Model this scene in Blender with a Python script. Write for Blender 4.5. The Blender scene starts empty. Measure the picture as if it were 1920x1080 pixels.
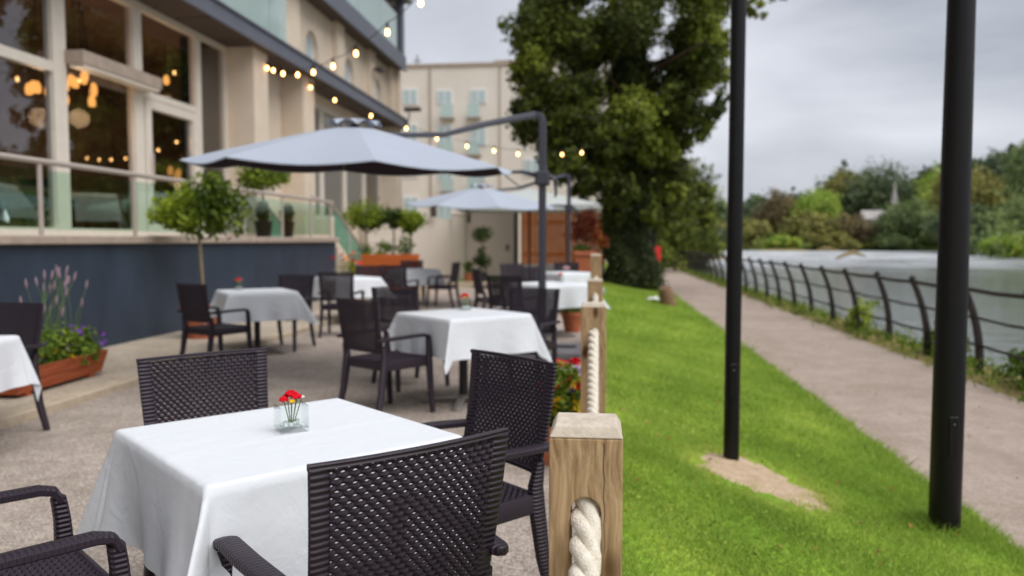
import bpy, bmesh, math, random
import numpy as np
from mathutils import Vector, Matrix
from mathutils.geometry import tessellate_polygon
random.seed(7)
rng = np.random.default_rng(11)
sc = bpy.context.scene
C = sc.collection
PI = math.pi
R = math.radians

# ------------------------------------------------------------------ camera
cam_d = bpy.data.cameras.new('camera')
cam = bpy.data.objects.new('camera', cam_d)
C.objects.link(cam)
cam.location = (0, 0, 1.35)
cam.rotation_euler = (PI / 2 - math.atan(90 / 1500), 0, R(6.1))
cam_d.sensor_width = 36
cam_d.lens = 28.125
cam_d.clip_start = 0.05
cam_d.clip_end = 3000
cam_d.dof.use_dof = True
cam_d.dof.focus_distance = 1.95
cam_d.dof.aperture_fstop = 2.3
sc.camera = cam

# ------------------------------------------------------------------ world: overcast sky
SUN_EL, SUN_AZ = R(55), R(122)          # azimuth clockwise from +Y: over the river
world = bpy.data.worlds.new('World')
sc.world = world
world.use_nodes = True
wn, wl = world.node_tree.nodes, world.node_tree.links
wn.clear()
w_out = wn.new('ShaderNodeOutputWorld')
w_bg = wn.new('ShaderNodeBackground')
w_bg.inputs['Strength'].default_value = 0.1
sky = wn.new('ShaderNodeTexSky')
sky.sky_type = 'NISHITA'
sky.sun_disc = False
sky.sun_elevation = SUN_EL
sky.sun_rotation = SUN_AZ
tc = wn.new('ShaderNodeTexCoord')
mp = wn.new('ShaderNodeMapping')
mp.inputs['Scale'].default_value = (1.0, 1.0, 3.2)
mp.inputs['Location'].default_value = (0.35, 0.2, 0.0)
nz = wn.new('ShaderNodeTexNoise')
nz.inputs['Scale'].default_value = 1.5
nz.inputs['Detail'].default_value = 5
nz.inputs['Roughness'].default_value = 0.5
nz.inputs['Distortion'].default_value = 0.4
rp = wn.new('ShaderNodeValToRGB')
rp.color_ramp.elements[0].position = 0.38
rp.color_ramp.elements[0].color = (0.225, 0.238, 0.268, 1)
rp.color_ramp.elements[1].position = 0.64
rp.color_ramp.elements[1].color = (0.42, 0.428, 0.462, 1)
sca = wn.new('ShaderNodeVectorMath')
sca.operation = 'SCALE'
sca.inputs['Scale'].default_value = 10.0
mx = wn.new('ShaderNodeMixRGB')
mx.inputs['Fac'].default_value = 0.95
wl.new(tc.outputs['Generated'], mp.inputs['Vector'])
wl.new(mp.outputs['Vector'], nz.inputs['Vector'])
wl.new(nz.outputs['Fac'], rp.inputs['Fac'])
wl.new(rp.outputs['Color'], sca.inputs[0])
wl.new(sky.outputs['Color'], mx.inputs['Color1'])
wl.new(sca.outputs['Vector'], mx.inputs['Color2'])
wl.new(mx.outputs['Color'], w_bg.inputs['Color'])
wl.new(w_bg.outputs['Background'], w_out.inputs['Surface'])

# ------------------------------------------------------------------ sun behind cloud
sun_d = bpy.data.lights.new('sun', 'SUN')
sun_d.energy = 1.5
sun_d.angle = R(56)
sun_d.color = (1.0, 0.97, 0.93)
sun = bpy.data.objects.new('sun', sun_d)
C.objects.link(sun)
sdir = Vector((math.sin(SUN_AZ) * math.cos(SUN_EL), math.cos(SUN_AZ) * math.cos(SUN_EL), math.sin(SUN_EL)))
sun.rotation_euler = sdir.to_track_quat('Z', 'Y').to_euler()
sun.location = (20, -10, 30)

# ------------------------------------------------------------------ exposure
sc.render.engine = 'CYCLES'
vs = sc.view_settings
vs.view_transform = 'Standard'
vs.look = 'None'
vs.exposure = 0.98
vs.gamma = 1.0
vs.use_curve_mapping = False


# ================================================================== helpers
class MB:
    """collects shapes; build() links them as one mesh object"""
    def __init__(self):
        self.v, self.f = [], []

    def add(self, vs_, fs_):
        o = len(self.v)
        self.v += [tuple(p) for p in vs_]
        self.f += [tuple(i + o for i in q) for q in fs_]
        return self

    def box(self, c, s, rz=0.0, M=None):
        hx, hy, hz = s[0] / 2, s[1] / 2, s[2] / 2
        ca, sa = math.cos(rz), math.sin(rz)
        vv = []
        for dz in (-hz, hz):
            for dx, dy in ((-hx, -hy), (hx, -hy), (hx, hy), (-hx, hy)):
                p = Vector((c[0] + dx * ca - dy * sa, c[1] + dx * sa + dy * ca, c[2] + dz))
                vv.append(M @ p if M else p)
        return self.add(vv, [(3, 2, 1, 0), (4, 5, 6, 7), (0, 1, 5, 4), (1, 2, 6, 5), (2, 3, 7, 6), (3, 0, 4, 7)])

    def bb(self, x0, x1, y0, y1, z0, z1):
        return self.box(((x0 + x1) / 2, (y0 + y1) / 2, (z0 + z1) / 2), (abs(x1 - x0), abs(y1 - y0), abs(z1 - z0)))

    def cbox(self, c, s, b=0.006, rz=0.0):
        """box with chamfered vertical edges and top/bottom rims"""
        hx, hy, hz = s[0] / 2, s[1] / 2, s[2] / 2
        b = min(b, hx * .45, hy * .45, hz * .45)
        rings = []
        for z, k in ((-hz, b), (-hz + b, 0), (hz - b, 0), (hz, b)):
            x, y = hx - k, hy - k
            rings.append([(x - b, -y, z), (x, -y + b, z), (x, y - b, z), (x - b, y, z), (-x + b, y, z), (-x, y - b, z), (-x, -y + b, z), (-x + b, -y, z)])
        ca, sa = math.cos(rz), math.sin(rz)
        vv = [(c[0] + p[0] * ca - p[1] * sa, c[1] + p[0] * sa + p[1] * ca, c[2] + p[2]) for r in rings for p in r]
        ff = [tuple(range(7, -1, -1)), tuple(range(24, 32))]
        for k in range(3):
            for i in range(8):
                j = (i + 1) % 8
                ff.append((k * 8 + i, k * 8 + j, k * 8 + 8 + j, k * 8 + 8 + i))
        return self.add(vv, ff)

    def sweep(self, pts, sizes, n=8, up=(0, 0, 1), power=2.0, cap=True, closed=False):
        """sweep a superellipse (half sizes a across, b along 'up') along pts"""
        pts = [Vector(p) for p in pts]
        m = len(pts)
        if not isinstance(sizes, (list, tuple)) or (len(sizes) == 2 and not isinstance(sizes[0], (list, tuple))):
            sizes = [sizes] * m
        up = Vector(up)
        vv, ff = [], []
        for i, p in enumerate(pts):
            a = pts[max(i - 1, 0)] if not closed else pts[i - 1]
            b_ = pts[min(i + 1, m - 1)] if not closed else pts[(i + 1) % m]
            t = (b_ - a).normalized()
            s = t.cross(up)
            if s.length < 1e-4:
                s = t.cross(Vector((0, 1, 0)))
                if s.length < 1e-4:
                    s = t.cross(Vector((1, 0, 0)))
            s.normalize()
            w = s.cross(t).normalized()
            sz = sizes[i]
            if not isinstance(sz, (list, tuple)):
                sz = (sz, sz)
            for k in range(n):
                th = 2 * PI * (k + .5) / n
                cx, cy = math.cos(th), math.sin(th)
                if power != 2.0:
                    cx = math.copysign(abs(cx) ** (2 / power), cx)
                    cy = math.copysign(abs(cy) ** (2 / power), cy)
                vv.append(p + s * cx * sz[0] + w * cy * sz[1])
        for i in range(m - 1 if not closed else m):
            i2 = (i + 1) % m
            for k in range(n):
                k2 = (k + 1) % n
                ff.append((i * n + k, i * n + k2, i2 * n + k2, i2 * n + k))
        if cap and not closed:
            ff.append(tuple(range(n - 1, -1, -1)))
            ff.append(tuple((m - 1) * n + k for k in range(n)))
        return self.add(vv, ff)

    def lathe(self, prof, c=(0, 0, 0), n=16, M=None):
        vv, ff = [], []
        for r, z in prof:
            for k in range(n):
                a = 2 * PI * k / n
                p = Vector((c[0] + r * math.cos(a), c[1] + r * math.sin(a), c[2] + z))
                vv.append(M @ p if M else p)
        for i in range(len(prof) - 1):
            for k in range(n):
                k2 = (k + 1) % n
                ff.append((i * n + k, i * n + k2, i * n + n + k2, i * n + n + k))
        ff.append(tuple(range(n - 1, -1, -1)))
        ff.append(tuple((len(prof) - 1) * n + k for k in range(n)))
        return self.add(vv, ff)

    def grid(self, fn, nu, nv):
        vv = [fn(i / nu, j / nv) for j in range(nv + 1) for i in range(nu + 1)]
        ff = [(j * (nu + 1) + i, j * (nu + 1) + i + 1, (j + 1) * (nu + 1) + i + 1, (j + 1) * (nu + 1) + i)
              for j in range(nv) for i in range(nu)]
        return self.add(vv, ff)

    def prism(self, loops, axis_fn, t0, t1):
        """extrude a 2D outline with holes (loops[0] outer) between t0 and t1; axis_fn(a,b,t)->xyz"""
        tri = tessellate_polygon([[Vector((p[0], p[1], 0)) for p in lp] for lp in loops])
        flat = [p for lp in loops for p in lp]
        n = len(flat)
        vv = [axis_fn(p[0], p[1], t0) for p in flat] + [axis_fn(p[0], p[1], t1) for p in flat]
        ff = [tuple(t) for t in tri] + [tuple(i + n for i in reversed(t)) for t in tri]
        o = 0
        for lp in loops:
            m = len(lp)
            for i in range(m):
                j = (i + 1) % m
                ff.append((o + i, o + j, n + o + j, n + o + i))
            o += m
        return self.add(vv, ff)

    def blob(self, c, r, n=8, jit=0.0, rnd=random):
        """low round lump"""
        rings = max(4, n // 2)
        vv, ff = [(c[0], c[1], c[2] - r[2])], []
        for i in range(1, rings):
            ph = -PI / 2 + PI * i / rings
            for k in range(n):
                a = 2 * PI * k / n
                q = 1 + jit * (rnd.random() - .5)
                vv.append((c[0] + r[0] * math.cos(ph) * math.cos(a) * q, c[1] + r[1] * math.cos(ph) * math.sin(a) * q, c[2] + r[2] * math.sin(ph) * q))
        vv.append((c[0], c[1], c[2] + r[2]))
        top = len(vv) - 1
        for k in range(n):
            k2 = (k + 1) % n
            ff.append((0, 1 + k2, 1 + k))
            for i in range(rings - 2):
                a = 1 + i * n
                ff.append((a + k, a + k2, a + n + k2, a + n + k))
            a = 1 + (rings - 2) * n
            ff.append((a + k, a + k2, top))
        return self.add(vv, ff)

    def build(self, name, mat, parent=None, smooth=False, fix=True):
        me = bpy.data.meshes.new(name)
        me.from_pydata(self.v, [], self.f)
        if fix:
            bm = bmesh.new()
            bm.from_mesh(me)
            bmesh.ops.recalc_face_normals(bm, faces=bm.faces)
            bm.to_mesh(me)
            bm.free()
        if smooth:
            me.polygons.foreach_set('use_smooth', [True] * len(me.polygons))
            if smooth == 'auto':
                me.set_sharp_from_angle(angle=R(38))
        me.materials.append(mat)
        o = bpy.data.objects.new(name, me)
        C.objects.link(o)
        if parent:
            o.parent = parent
        return o


def tag(o, label=None, cat=None, group=None, kind=None):
    if label: o['label'] = label
    if cat: o['category'] = cat
    if group: o['group'] = group
    if kind: o['kind'] = kind
    return o


def thing(name, label, cat, loc=(0, 0, 0), rz=0.0, group=None):
    o = bpy.data.objects.new(name, None)
    o.empty_display_size = 0.1
    C.objects.link(o)
    o.location = loc
    o.rotation_euler = (0, 0, rz)
    return tag(o, label, cat, group)


KIDS = {}
def copy_tree(o, parent=None):
    c = o.copy()
    C.objects.link(c)
    if parent:
        c.parent = parent
    for ch in list(o.children):
        copy_tree(ch, c)
    return c


def copy_thing(root, loc, rz, label, group=None):
    kids = list(root.children_recursive)
    m = {root: root.copy()}
    C.objects.link(m[root])
    for k in kids:
        m[k] = k.copy()
        C.objects.link(m[k])
    for k in kids:
        m[k].parent = m[k.parent]
    r = m[root]
    r.location = loc
    r.rotation_euler = (0, 0, rz)
    r['label'] = label
    if group:
        r['group'] = group
    return r


# ================================================================== materials
def mat(name, col, rough=0.6, metal=0.0, spec=0.4, var=0.0, vscale=6.0, bump=0.0, bscale=40.0, col2=None, coords='Object', detail=4, stretch=(1, 1, 1), trans=None):
    m = bpy.data.materials.new(name)
    m.use_nodes = True
    n, l = m.node_tree.nodes, m.node_tree.links
    b = n['Principled BSDF']
    b.inputs['Base Color'].default_value = (*col, 1)
    b.inputs['Roughness'].default_value = rough
    b.inputs['Metallic'].default_value = metal
    b.inputs['Specular IOR Level'].default_value = spec
    if var or bump or col2:
        t = n.new('ShaderNodeTexCoord')
        mpg = n.new('ShaderNodeMapping')
        mpg.inputs['Scale'].default_value = stretch
        l.new(t.outputs[coords], mpg.inputs['Vector'])
        if var or col2:
            z = n.new('ShaderNodeTexNoise')
            z.inputs['Scale'].default_value = vscale
            z.inputs['Detail'].default_value = detail
            z.inputs['Roughness'].default_value = 0.62
            l.new(mpg.outputs['Vector'], z.inputs['Vector'])
            r = n.new('ShaderNodeValToRGB')
            r.color_ramp.elements[0].position = 0.3
            r.color_ramp.elements[1].position = 0.7
            c2 = col2 or tuple(min(1, c * (1 + var)) for c in col)
            c1 = col if col2 else tuple(c * (1 - var) for c in col)
            r.color_ramp.elements[0].color = (*c1, 1)
            r.color_ramp.elements[1].color = (*c2, 1)
            l.new(z.outputs['Fac'], r.inputs['Fac'])
            l.new(r.outputs['Color'], b.inputs['Base Color'])
        if bump:
            z2 = n.new('ShaderNodeTexNoise')
            z2.inputs['Scale'].default_value = bscale
            z2.inputs['Detail'].default_value = 3
            l.new(mpg.outputs['Vector'], z2.inputs['Vector'])
            bp = n.new('ShaderNodeBump')
            bp.inputs['Strength'].default_value = bump
            bp.inputs['Distance'].default_value = 0.01
            l.new(z2.outputs['Fac'], bp.inputs['Height'])
            l.new(bp.outputs['Normal'], b.inputs['Normal'])
    return m


def glass_mat(name, tint=(0.9, 0.95, 0.93), ior=1.5, rough=0.0, haze=None):
    m = bpy.data.materials.new(name)
    m.use_nodes = True
    n, l = m.node_tree.nodes, m.node_tree.links
    n.clear()
    out = n.new('ShaderNodeOutputMaterial')
    tr = n.new('ShaderNodeBsdfTransparent')
    tr.inputs['Color'].default_value = (*tint, 1)
    gl = n.new('ShaderNodeBsdfGlossy')
    gl.inputs['Roughness'].default_value = rough
    # Schlick reflectance that is the same from both sides of a thin pane
    f0 = ((ior - 1) / (ior + 1)) ** 2
    lw = n.new('ShaderNodeLayerWeight')
    lw.inputs['Blend'].default_value = 0.5
    pw = n.new('ShaderNodeMath'); pw.operation = 'POWER'; pw.inputs[1].default_value = 5
    ma = n.new('ShaderNodeMath'); ma.operation = 'MULTIPLY_ADD'; ma.inputs[1].default_value = 1 - f0; ma.inputs[2].default_value = f0
    l.new(lw.outputs['Facing'], pw.inputs[0])
    l.new(pw.outputs[0], ma.inputs[0])
    mi = n.new('ShaderNodeMixShader')
    l.new(ma.outputs[0], mi.inputs['Fac'])
    src = tr.outputs[0]
    if haze:
        df = n.new('ShaderNodeBsdfDiffuse')
        df.inputs['Color'].default_value = (*haze[:3], 1)
        m2 = n.new('ShaderNodeMixShader')
        m2.inputs['Fac'].default_value = haze[3]
        l.new(tr.outputs[0], m2.inputs[1])
        l.new(df.outputs[0], m2.inputs[2])
        src = m2.outputs[0]
    l.new(src, mi.inputs[1])
    l.new(gl.outputs[0], mi.inputs[2])
    l.new(mi.outputs[0], out.inputs['Surface'])
    return m


def emit_mat(name, col, s):
    m = bpy.data.materials.new(name)
    m.use_nodes = True
    n, l = m.node_tree.nodes, m.node_tree.links
    n.clear()
    out = n.new('ShaderNodeOutputMaterial')
    e = n.new('ShaderNodeEmission')
    e.inputs['Color'].default_value = (*col, 1)
    e.inputs['Strength'].default_value = s
    l.new(e.outputs[0], out.inputs['Surface'])
    return m


def leaf_mat(name, c_dark, c_mid, c_light, trans=0.35, rough=0.5):
    """leaf colour varies leaf by leaf through the 'tint' attribute"""
    m = bpy.data.materials.new(name)
    m.use_nodes = True
    n, l = m.node_tree.nodes, m.node_tree.links
    n.clear()
    out = n.new('ShaderNodeOutputMaterial')
    at = n.new('ShaderNodeAttribute')
    at.attribute_name = 'tint'
    r = n.new('ShaderNodeValToRGB')
    e = r.color_ramp.elements
    e[0].position, e[0].color = 0.05, (*c_dark, 1)
    e[1].position, e[1].color = 0.95, (*c_light, 1)
    k = e.new(0.5)
    k.color = (*c_mid, 1)
    l.new(at.outputs['Fac'], r.inputs['Fac'])
    p = n.new('ShaderNodeBsdfPrincipled')
    p.inputs['Roughness'].default_value = rough
    p.inputs['Specular IOR Level'].default_value = 0.25
    t = n.new('ShaderNodeBsdfTranslucent')
    l.new(r.outputs['Color'], p.inputs['Base Color'])
    l.new(r.outputs['Color'], t.inputs['Color'])
    mi = n.new('ShaderNodeMixShader')
    mi.inputs['Fac'].default_value = trans
    l.new(p.outputs[0], mi.inputs[1])
    l.new(t.outputs[0], mi.inputs[2])
    l.new(mi.outputs[0], out.inputs['Surface'])
    return m


def add_wave_bump(m, scale, strength, direction='Y', dist=0.004):
    n, l = m.node_tree.nodes, m.node_tree.links
    b = n['Principled BSDF']
    t = n.new('ShaderNodeTexCoord')
    w = n.new('ShaderNodeTexWave')
    w.bands_direction = direction
    w.inputs['Scale'].default_value = scale
    w.inputs['Distortion'].default_value = 0.6
    l.new(t.outputs['Object'], w.inputs['Vector'])
    bp = n.new('ShaderNodeBump')
    bp.inputs['Strength'].default_value = strength
    bp.inputs['Distance'].default_value = dist
    l.new(w.outputs['Fac'], bp.inputs['Height'])
    l.new(bp.outputs['Normal'], b.inputs['Normal'])


def wood_mat(name, c1, c2, scale=(60, 60, 2.2), rough=0.75, knots=True):
    m = bpy.data.materials.new(name)
    m.use_nodes = True
    n, l = m.node_tree.nodes, m.node_tree.links
    b = n['Principled BSDF']
    b.inputs['Roughness'].default_value = rough
    b.inputs['Specular IOR Level'].default_value = 0.2
    t = n.new('ShaderNodeTexCoord')
    oi = n.new('ShaderNodeObjectInfo')
    ad = n.new('ShaderNodeVectorMath')
    ad.operation = 'ADD'
    cmb = n.new('ShaderNodeCombineXYZ')
    mu = n.new('ShaderNodeMath')
    mu.operation = 'MULTIPLY'
    mu.inputs[1].default_value = 7.3
    l.new(oi.outputs['Random'], mu.inputs[0])
    l.new(mu.outputs[0], cmb.inputs['Z'])
    l.new(mu.outputs[0], cmb.inputs['X'])
    l.new(t.outputs['Object'], ad.inputs[0])
    l.new(cmb.outputs[0], ad.inputs[1])
    # warp makes the grain swirl now and then, as round a knot
    z0 = n.new('ShaderNodeTexNoise')
    z0.inputs['Scale'].default_value = 6.0
    z0.inputs['Detail'].default_value = 1
    l.new(ad.outputs[0], z0.inputs['Vector'])
    wv = n.new('ShaderNodeVectorMath')
    wv.operation = 'MULTIPLY_ADD'
    wv.inputs[1].default_value = (0.05, 0.05, 0.03)
    l.new(z0.outputs['Color'], wv.inputs[0])
    l.new(ad.outputs[0], wv.inputs[2])
    mp_ = n.new('ShaderNodeMapping')
    mp_.inputs['Scale'].default_value = scale
    l.new(wv.outputs[0], mp_.inputs['Vector'])
    z = n.new('ShaderNodeTexNoise')
    z.inputs['Scale'].default_value = 1.0
    z.inputs['Detail'].default_value = 5
    z.inputs['Roughness'].default_value = 0.65
    l.new(mp_.outputs['Vector'], z.inputs['Vector'])
    r = n.new('ShaderNodeValToRGB')
    e = r.color_ramp.elements
    e[0].position, e[0].color = 0.28, (*c1, 1)
    e[1].position, e[1].color = 0.66, (*c2, 1)
    l.new(z.outputs['Fac'], r.inputs['Fac'])
    col = r.outputs['Color']
    if knots:
        vo = n.new('ShaderNodeTexVoronoi')
        vo.inputs['Scale'].default_value = 1.0
        mk = n.new('ShaderNodeMapping')
        mk.inputs['Scale'].default_value = (9, 9, 5)
        l.new(wv.outputs[0], mk.inputs['Vector'])
        l.new(mk.outputs['Vector'], vo.inputs['Vector'])
        rk = n.new('ShaderNodeValToRGB')
        rk.color_ramp.elements[0].position = 0.10
        rk.color_ramp.elements[0].color = (1, 1, 1, 1)
        rk.color_ramp.elements[1].position = 0.26
        rk.color_ramp.elements[1].color = (0, 0, 0, 1)
        l.new(vo.outputs['Distance'], rk.inputs['Fac'])
        mk2 = n.new('ShaderNodeMixRGB')
        mk2.inputs['Color2'].default_value = (c1[0] * .45, c1[1] * .36, c1[2] * .3, 1)
        l.new(rk.outputs['Color'], mk2.inputs['Fac'])
        l.new(col, mk2.inputs['Color1'])
        col = mk2.outputs['Color']
    l.new(col, b.inputs['Base Color'])
    bp = n.new('ShaderNodeBump')
    bp.inputs['Strength'].default_value = 0.35
    bp.inputs['Distance'].default_value = 0.004
    l.new(z.outputs['Fac'], bp.inputs['Height'])
    l.new(bp.outputs['Normal'], b.inputs['Normal'])
    return m


M = {}
M['paving'] = mat('resin_gravel', (0.29, 0.24, 0.205), 0.9, spec=0.1, col2=(0.68, 0.58, 0.51), vscale=95, bump=0.7, bscale=220, detail=3)
M['kerb'] = mat('kerb_concrete', (0.42, 0.34, 0.25), 0.9, spec=0.1, col2=(0.55, 0.46, 0.35), vscale=9, bump=0.3, bscale=90)
M['plinth'] = mat('pale_concrete', (0.44, 0.38, 0.31), 0.9, spec=0.1, col2=(0.55, 0.48, 0.40), vscale=5, bump=0.25, bscale=120)
M['navy'] = mat('navy_paint', (0.031, 0.046, 0.072), 0.5, var=0.2, vscale=2.5, stretch=(1, 1, .35), bump=0.08, bscale=60)
M['coping'] = mat('coping_stone', (0.40, 0.32, 0.26), 0.8, var=0.14, vscale=7)
M['render'] = mat('beige_render', (0.72, 0.61, 0.49), 0.9, spec=0.1, var=0.07, vscale=1.2, bump=0.1, bscale=70)
M['render2'] = mat('pale_render', (0.77, 0.705, 0.63), 0.9, spec=0.1, var=0.06, vscale=0.5)
M['frame'] = mat('cream_frame', (0.76, 0.69, 0.60), 0.45, var=0.05)
M['fascia'] = mat('slate_fascia', (0.125, 0.135, 0.17), 0.5, var=0.08, vscale=2)
M['soffit'] = mat('soffit_boards', (0.10, 0.075, 0.062), 0.8, var=0.12, vscale=3)
M['rail_metal'] = mat('brushed_rail', (0.52, 0.45, 0.40), 0.4, metal=0.25)
M['interior'] = mat('interior_wall', (0.20, 0.13, 0.095), 0.8, var=0.25, vscale=2)
M['interior_floor'] = mat('interior_floor', (0.10, 0.06, 0.04), 0.5, var=0.2)
M['pane'] = glass_mat('window_glass', (0.74, 0.75, 0.77), 2.3)
M['pane_up'] = glass_mat('upper_glass', (0.72, 0.82, 0.82), 1.6, haze=(0.62, 0.76, 0.74, 0.62))
M['balglass'] = glass_mat('balustrade_glass', (0.80, 0.92, 0.86), 1.45)
M['stairglass'] = glass_mat('green_glass', (0.62, 0.82, 0.72), 1.5, haze=(0.25, 0.50, 0.40, 0.38))
M['farpane'] = mat('far_pane', (0.46, 0.56, 0.57), 0.2, spec=0.6)
M['farpane2'] = mat('bright_arch_pane', (0.50, 0.58, 0.62), 0.12, spec=0.8)
M['rattan'] = mat('resin_rattan', (0.029, 0.019, 0.030), 0.45, spec=0.35)
M['rattan_arm'] = mat('resin_rattan_ribbed', (0.029, 0.019, 0.030), 0.45, spec=0.35)
add_wave_bump(M['rattan_arm'], 22, 0.7, 'Y')
M['rattan_leg'] = mat('resin_rattan_leg', (0.029, 0.019, 0.030), 0.45, spec=0.35)
add_wave_bump(M['rattan_leg'], 22, 0.9, 'Z')
M['cloth'] = mat('white_linen', (0.72, 0.745, 0.785), 0.9, spec=0.05, bump=0.12, bscale=420)
def add_wrinkles(m):
    n, l = m.node_tree.nodes, m.node_tree.links
    b = n['Principled BSDF']
    t = n.new('ShaderNodeTexCoord')
    z = n.new('ShaderNodeTexNoise'); z.inputs['Scale'].default_value = 7; z.inputs['Detail'].default_value = 4; z.inputs['Distortion'].default_value = 1.2
    l.new(t.outputs['Object'], z.inputs['Vector'])
    bp = n.new('ShaderNodeBump'); bp.inputs['Strength'].default_value = .28; bp.inputs['Distance'].default_value = .02
    old = b.inputs['Normal'].links[0].from_socket
    l.new(old, bp.inputs['Normal'])
    l.new(z.outputs['Fac'], bp.inputs['Height'])
    l.new(bp.outputs['Normal'], b.inputs['Normal'])
add_wrinkles(M['cloth'])
M['metal_base'] = mat('cast_base', (0.36, 0.33, 0.31), 0.45, metal=0.6)
M['black_metal'] = mat('black_metal', (0.012, 0.011, 0.012), 0.35)
M['pole_paint'] = mat('black_pole_paint', (0.0045, 0.0036, 0.0045), 0.40, spec=0.3, var=0.25, vscale=14)
M['rail_iron'] = mat('railing_iron', (0.012, 0.010, 0.010), 0.55, col2=(0.028, 0.019, 0.016), vscale=9)
M['post_wood'] = wood_mat('weathered_pine', (0.20, 0.105, 0.045), (0.56, 0.385, 0.225), scale=(75, 75, 2.6))
M['post_top'] = mat('weathered_end_grain', (0.50, 0.42, 0.33), 0.9, spec=0.1, col2=(0.68, 0.60, 0.51), vscale=26, bump=0.4, bscale=60)
M['rope'] = mat('pale_rope', (0.70, 0.62, 0.50), 0.95, spec=0.05, col2=(0.88, 0.82, 0.72), vscale=60, bump=0.6, bscale=260)
M['orange_wood'] = wood_mat('orange_stained_wood', (0.70, 0.165, 0.024), (0.90, 0.28, 0.042), knots=False, scale=(30, 30, 1.5))
M['trough'] = wood_mat('red_cedar', (0.26, 0.055, 0.022), (0.46, 0.125, 0.05), knots=False, scale=(3, 3, 50))
M['planter_wood'] = wood_mat('orange_cedar', (0.36, 0.075, 0.018), (0.56, 0.14, 0.035), knots=False, scale=(2, 30, 30))
M['soil'] = mat('soil', (0.035, 0.022, 0.014), 0.95, spec=0.05, var=0.3, vscale=40)
M['terracotta'] = mat('terracotta', (0.40, 0.13, 0.065), 0.8, spec=0.15, var=0.15, vscale=9)
M['dark_pot'] = mat('dark_pot', (0.022, 0.020, 0.022), 0.5)
M['umb_top'] = mat('canopy_fabric', (0.41, 0.45, 0.53), 0.85, spec=0.1, var=0.03, vscale=2)
M['umb_pale'] = mat('pale_canopy_fabric', (0.54, 0.58, 0.57), 0.85, spec=0.1)
M['umb_shade'] = mat('canopy_underside_shade', (0.042, 0.030, 0.038), 0.9, spec=0.05)  # dark colour paints in the shade on the fabric's underside
M['umb_metal'] = mat('grey_mast', (0.060, 0.060, 0.078), 0.4, metal=0.2)
M['umb_base'] = mat('base_slab', (0.14, 0.135, 0.14), 0.8, var=0.15, vscale=8)
M['path'] = mat('path_asphalt', (0.375, 0.305, 0.27), 0.92, spec=0.1, col2=(0.47, 0.395, 0.355), vscale=2.2, bump=0.35, bscale=150, detail=8)
M['earth'] = mat('sandy_earth', (0.46, 0.34, 0.225), 0.95, spec=0.05, col2=(0.62, 0.47, 0.34), vscale=11, bump=0.8, bscale=45)
M['verge'] = mat('verge_soil', (0.20, 0.16, 0.07), 0.95, spec=0.05, col2=(0.30, 0.24, 0.10), vscale=4, bump=0.7, bscale=30)
M['bark'] = mat('bark', (0.07, 0.048, 0.032), 0.95, spec=0.05, var=0.4, vscale=12, bump=0.8, bscale=25, stretch=(1, 1, .25))
M['stem'] = mat('green_stem', (0.10, 0.17, 0.04), 0.6)
M['trunk_pale'] = mat('pale_trunk', (0.26, 0.20, 0.12), 0.85, var=0.2, vscale=25)
M['stone_far'] = mat('grey_stone', (0.42, 0.39, 0.38), 0.9, var=0.15, vscale=.4)
M['mauve'] = mat('mauve_stone', (0.32, 0.26, 0.29), 0.9, var=0.1, vscale=.4)
M['white'] = mat('white_paint', (0.80, 0.80, 0.80), 0.5)
M['red'] = mat('red_plastic', (0.62, 0.015, 0.02), 0.4)
M['grey_panel'] = mat('grey_beige_panel', (0.52, 0.44, 0.37), 0.7, var=0.03)
M['dark_frame'] = mat('dark_frame', (0.07, 0.055, 0.05), 0.6)
M['vase'] = glass_mat('vase_glass', (0.985, 0.995, 0.99), 1.35)
M['pebble'] = mat('glass_pebble', (0.55, 0.62, 0.62), 0.2, var=0.25, vscale=30)
M['petal_red'] = mat('red_petal', (0.62, 0.008, 0.02), 0.7, spec=0.1, var=0.3, vscale=60)
M['petal_yellow'] = mat('yellow_petal', (0.78, 0.46, 0.02), 0.7, spec=0.1, var=0.15, vscale=60)
M['petal_purple'] = mat('purple_petal', (0.22, 0.06, 0.42), 0.7, spec=0.1, var=0.25, vscale=60)
M['petal_white'] = mat('white_petal', (0.75, 0.72, 0.65), 0.7, spec=0.1)
M['petal_orange'] = mat('orange_petal', (0.70, 0.22, 0.02), 0.7, spec=0.1)
M['bulb'] = emit_mat('warm_bulb', (1.0, 0.52, 0.17), 7)
M['amber'] = emit_mat('amber_glass', (1.0, 0.42, 0.10), 1.5)
M['cable'] = mat('black_cable', (0.012, 0.012, 0.012), 0.6)
M['sticker'] = mat('pink_sticker', (0.65, 0.40, 0.42), 0.5)
M['log'] = mat('driftwood', (0.26, 0.19, 0.08), 0.9, var=0.2)
M['brownbox'] = mat('brown_stump', (0.22, 0.13, 0.075), 0.9, var=0.25, vscale=10)

M['leaf_tree'] = leaf_mat('tree_leaf', (0.060, 0.074, 0.018), (0.135, 0.175, 0.032), (0.36, 0.41, 0.06), 0.42)
M['leaf_ivy'] = leaf_mat('ivy_leaf', (0.034, 0.046, 0.018), (0.075, 0.10, 0.034), (0.17, 0.21, 0.065), 0.35)
M['leaf_topi'] = leaf_mat('topiary_leaf', (0.05, 0.09, 0.012), (0.17, 0.25, 0.025), (0.42, 0.52, 0.05), 0.4)
M['leaf_dark'] = leaf_mat('dark_topiary_leaf', (0.030, 0.055, 0.015), (0.075, 0.12, 0.03), (0.15, 0.22, 0.05), 0.3)
M['leaf_acer'] = leaf_mat('acer_leaf', (0.09, 0.012, 0.014), (0.20, 0.035, 0.022), (0.42, 0.14, 0.03), 0.35)
M['leaf_bed'] = leaf_mat('bedding_leaf', (0.06, 0.11, 0.012), (0.16, 0.26, 0.03), (0.34, 0.46, 0.07), 0.4)
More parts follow.
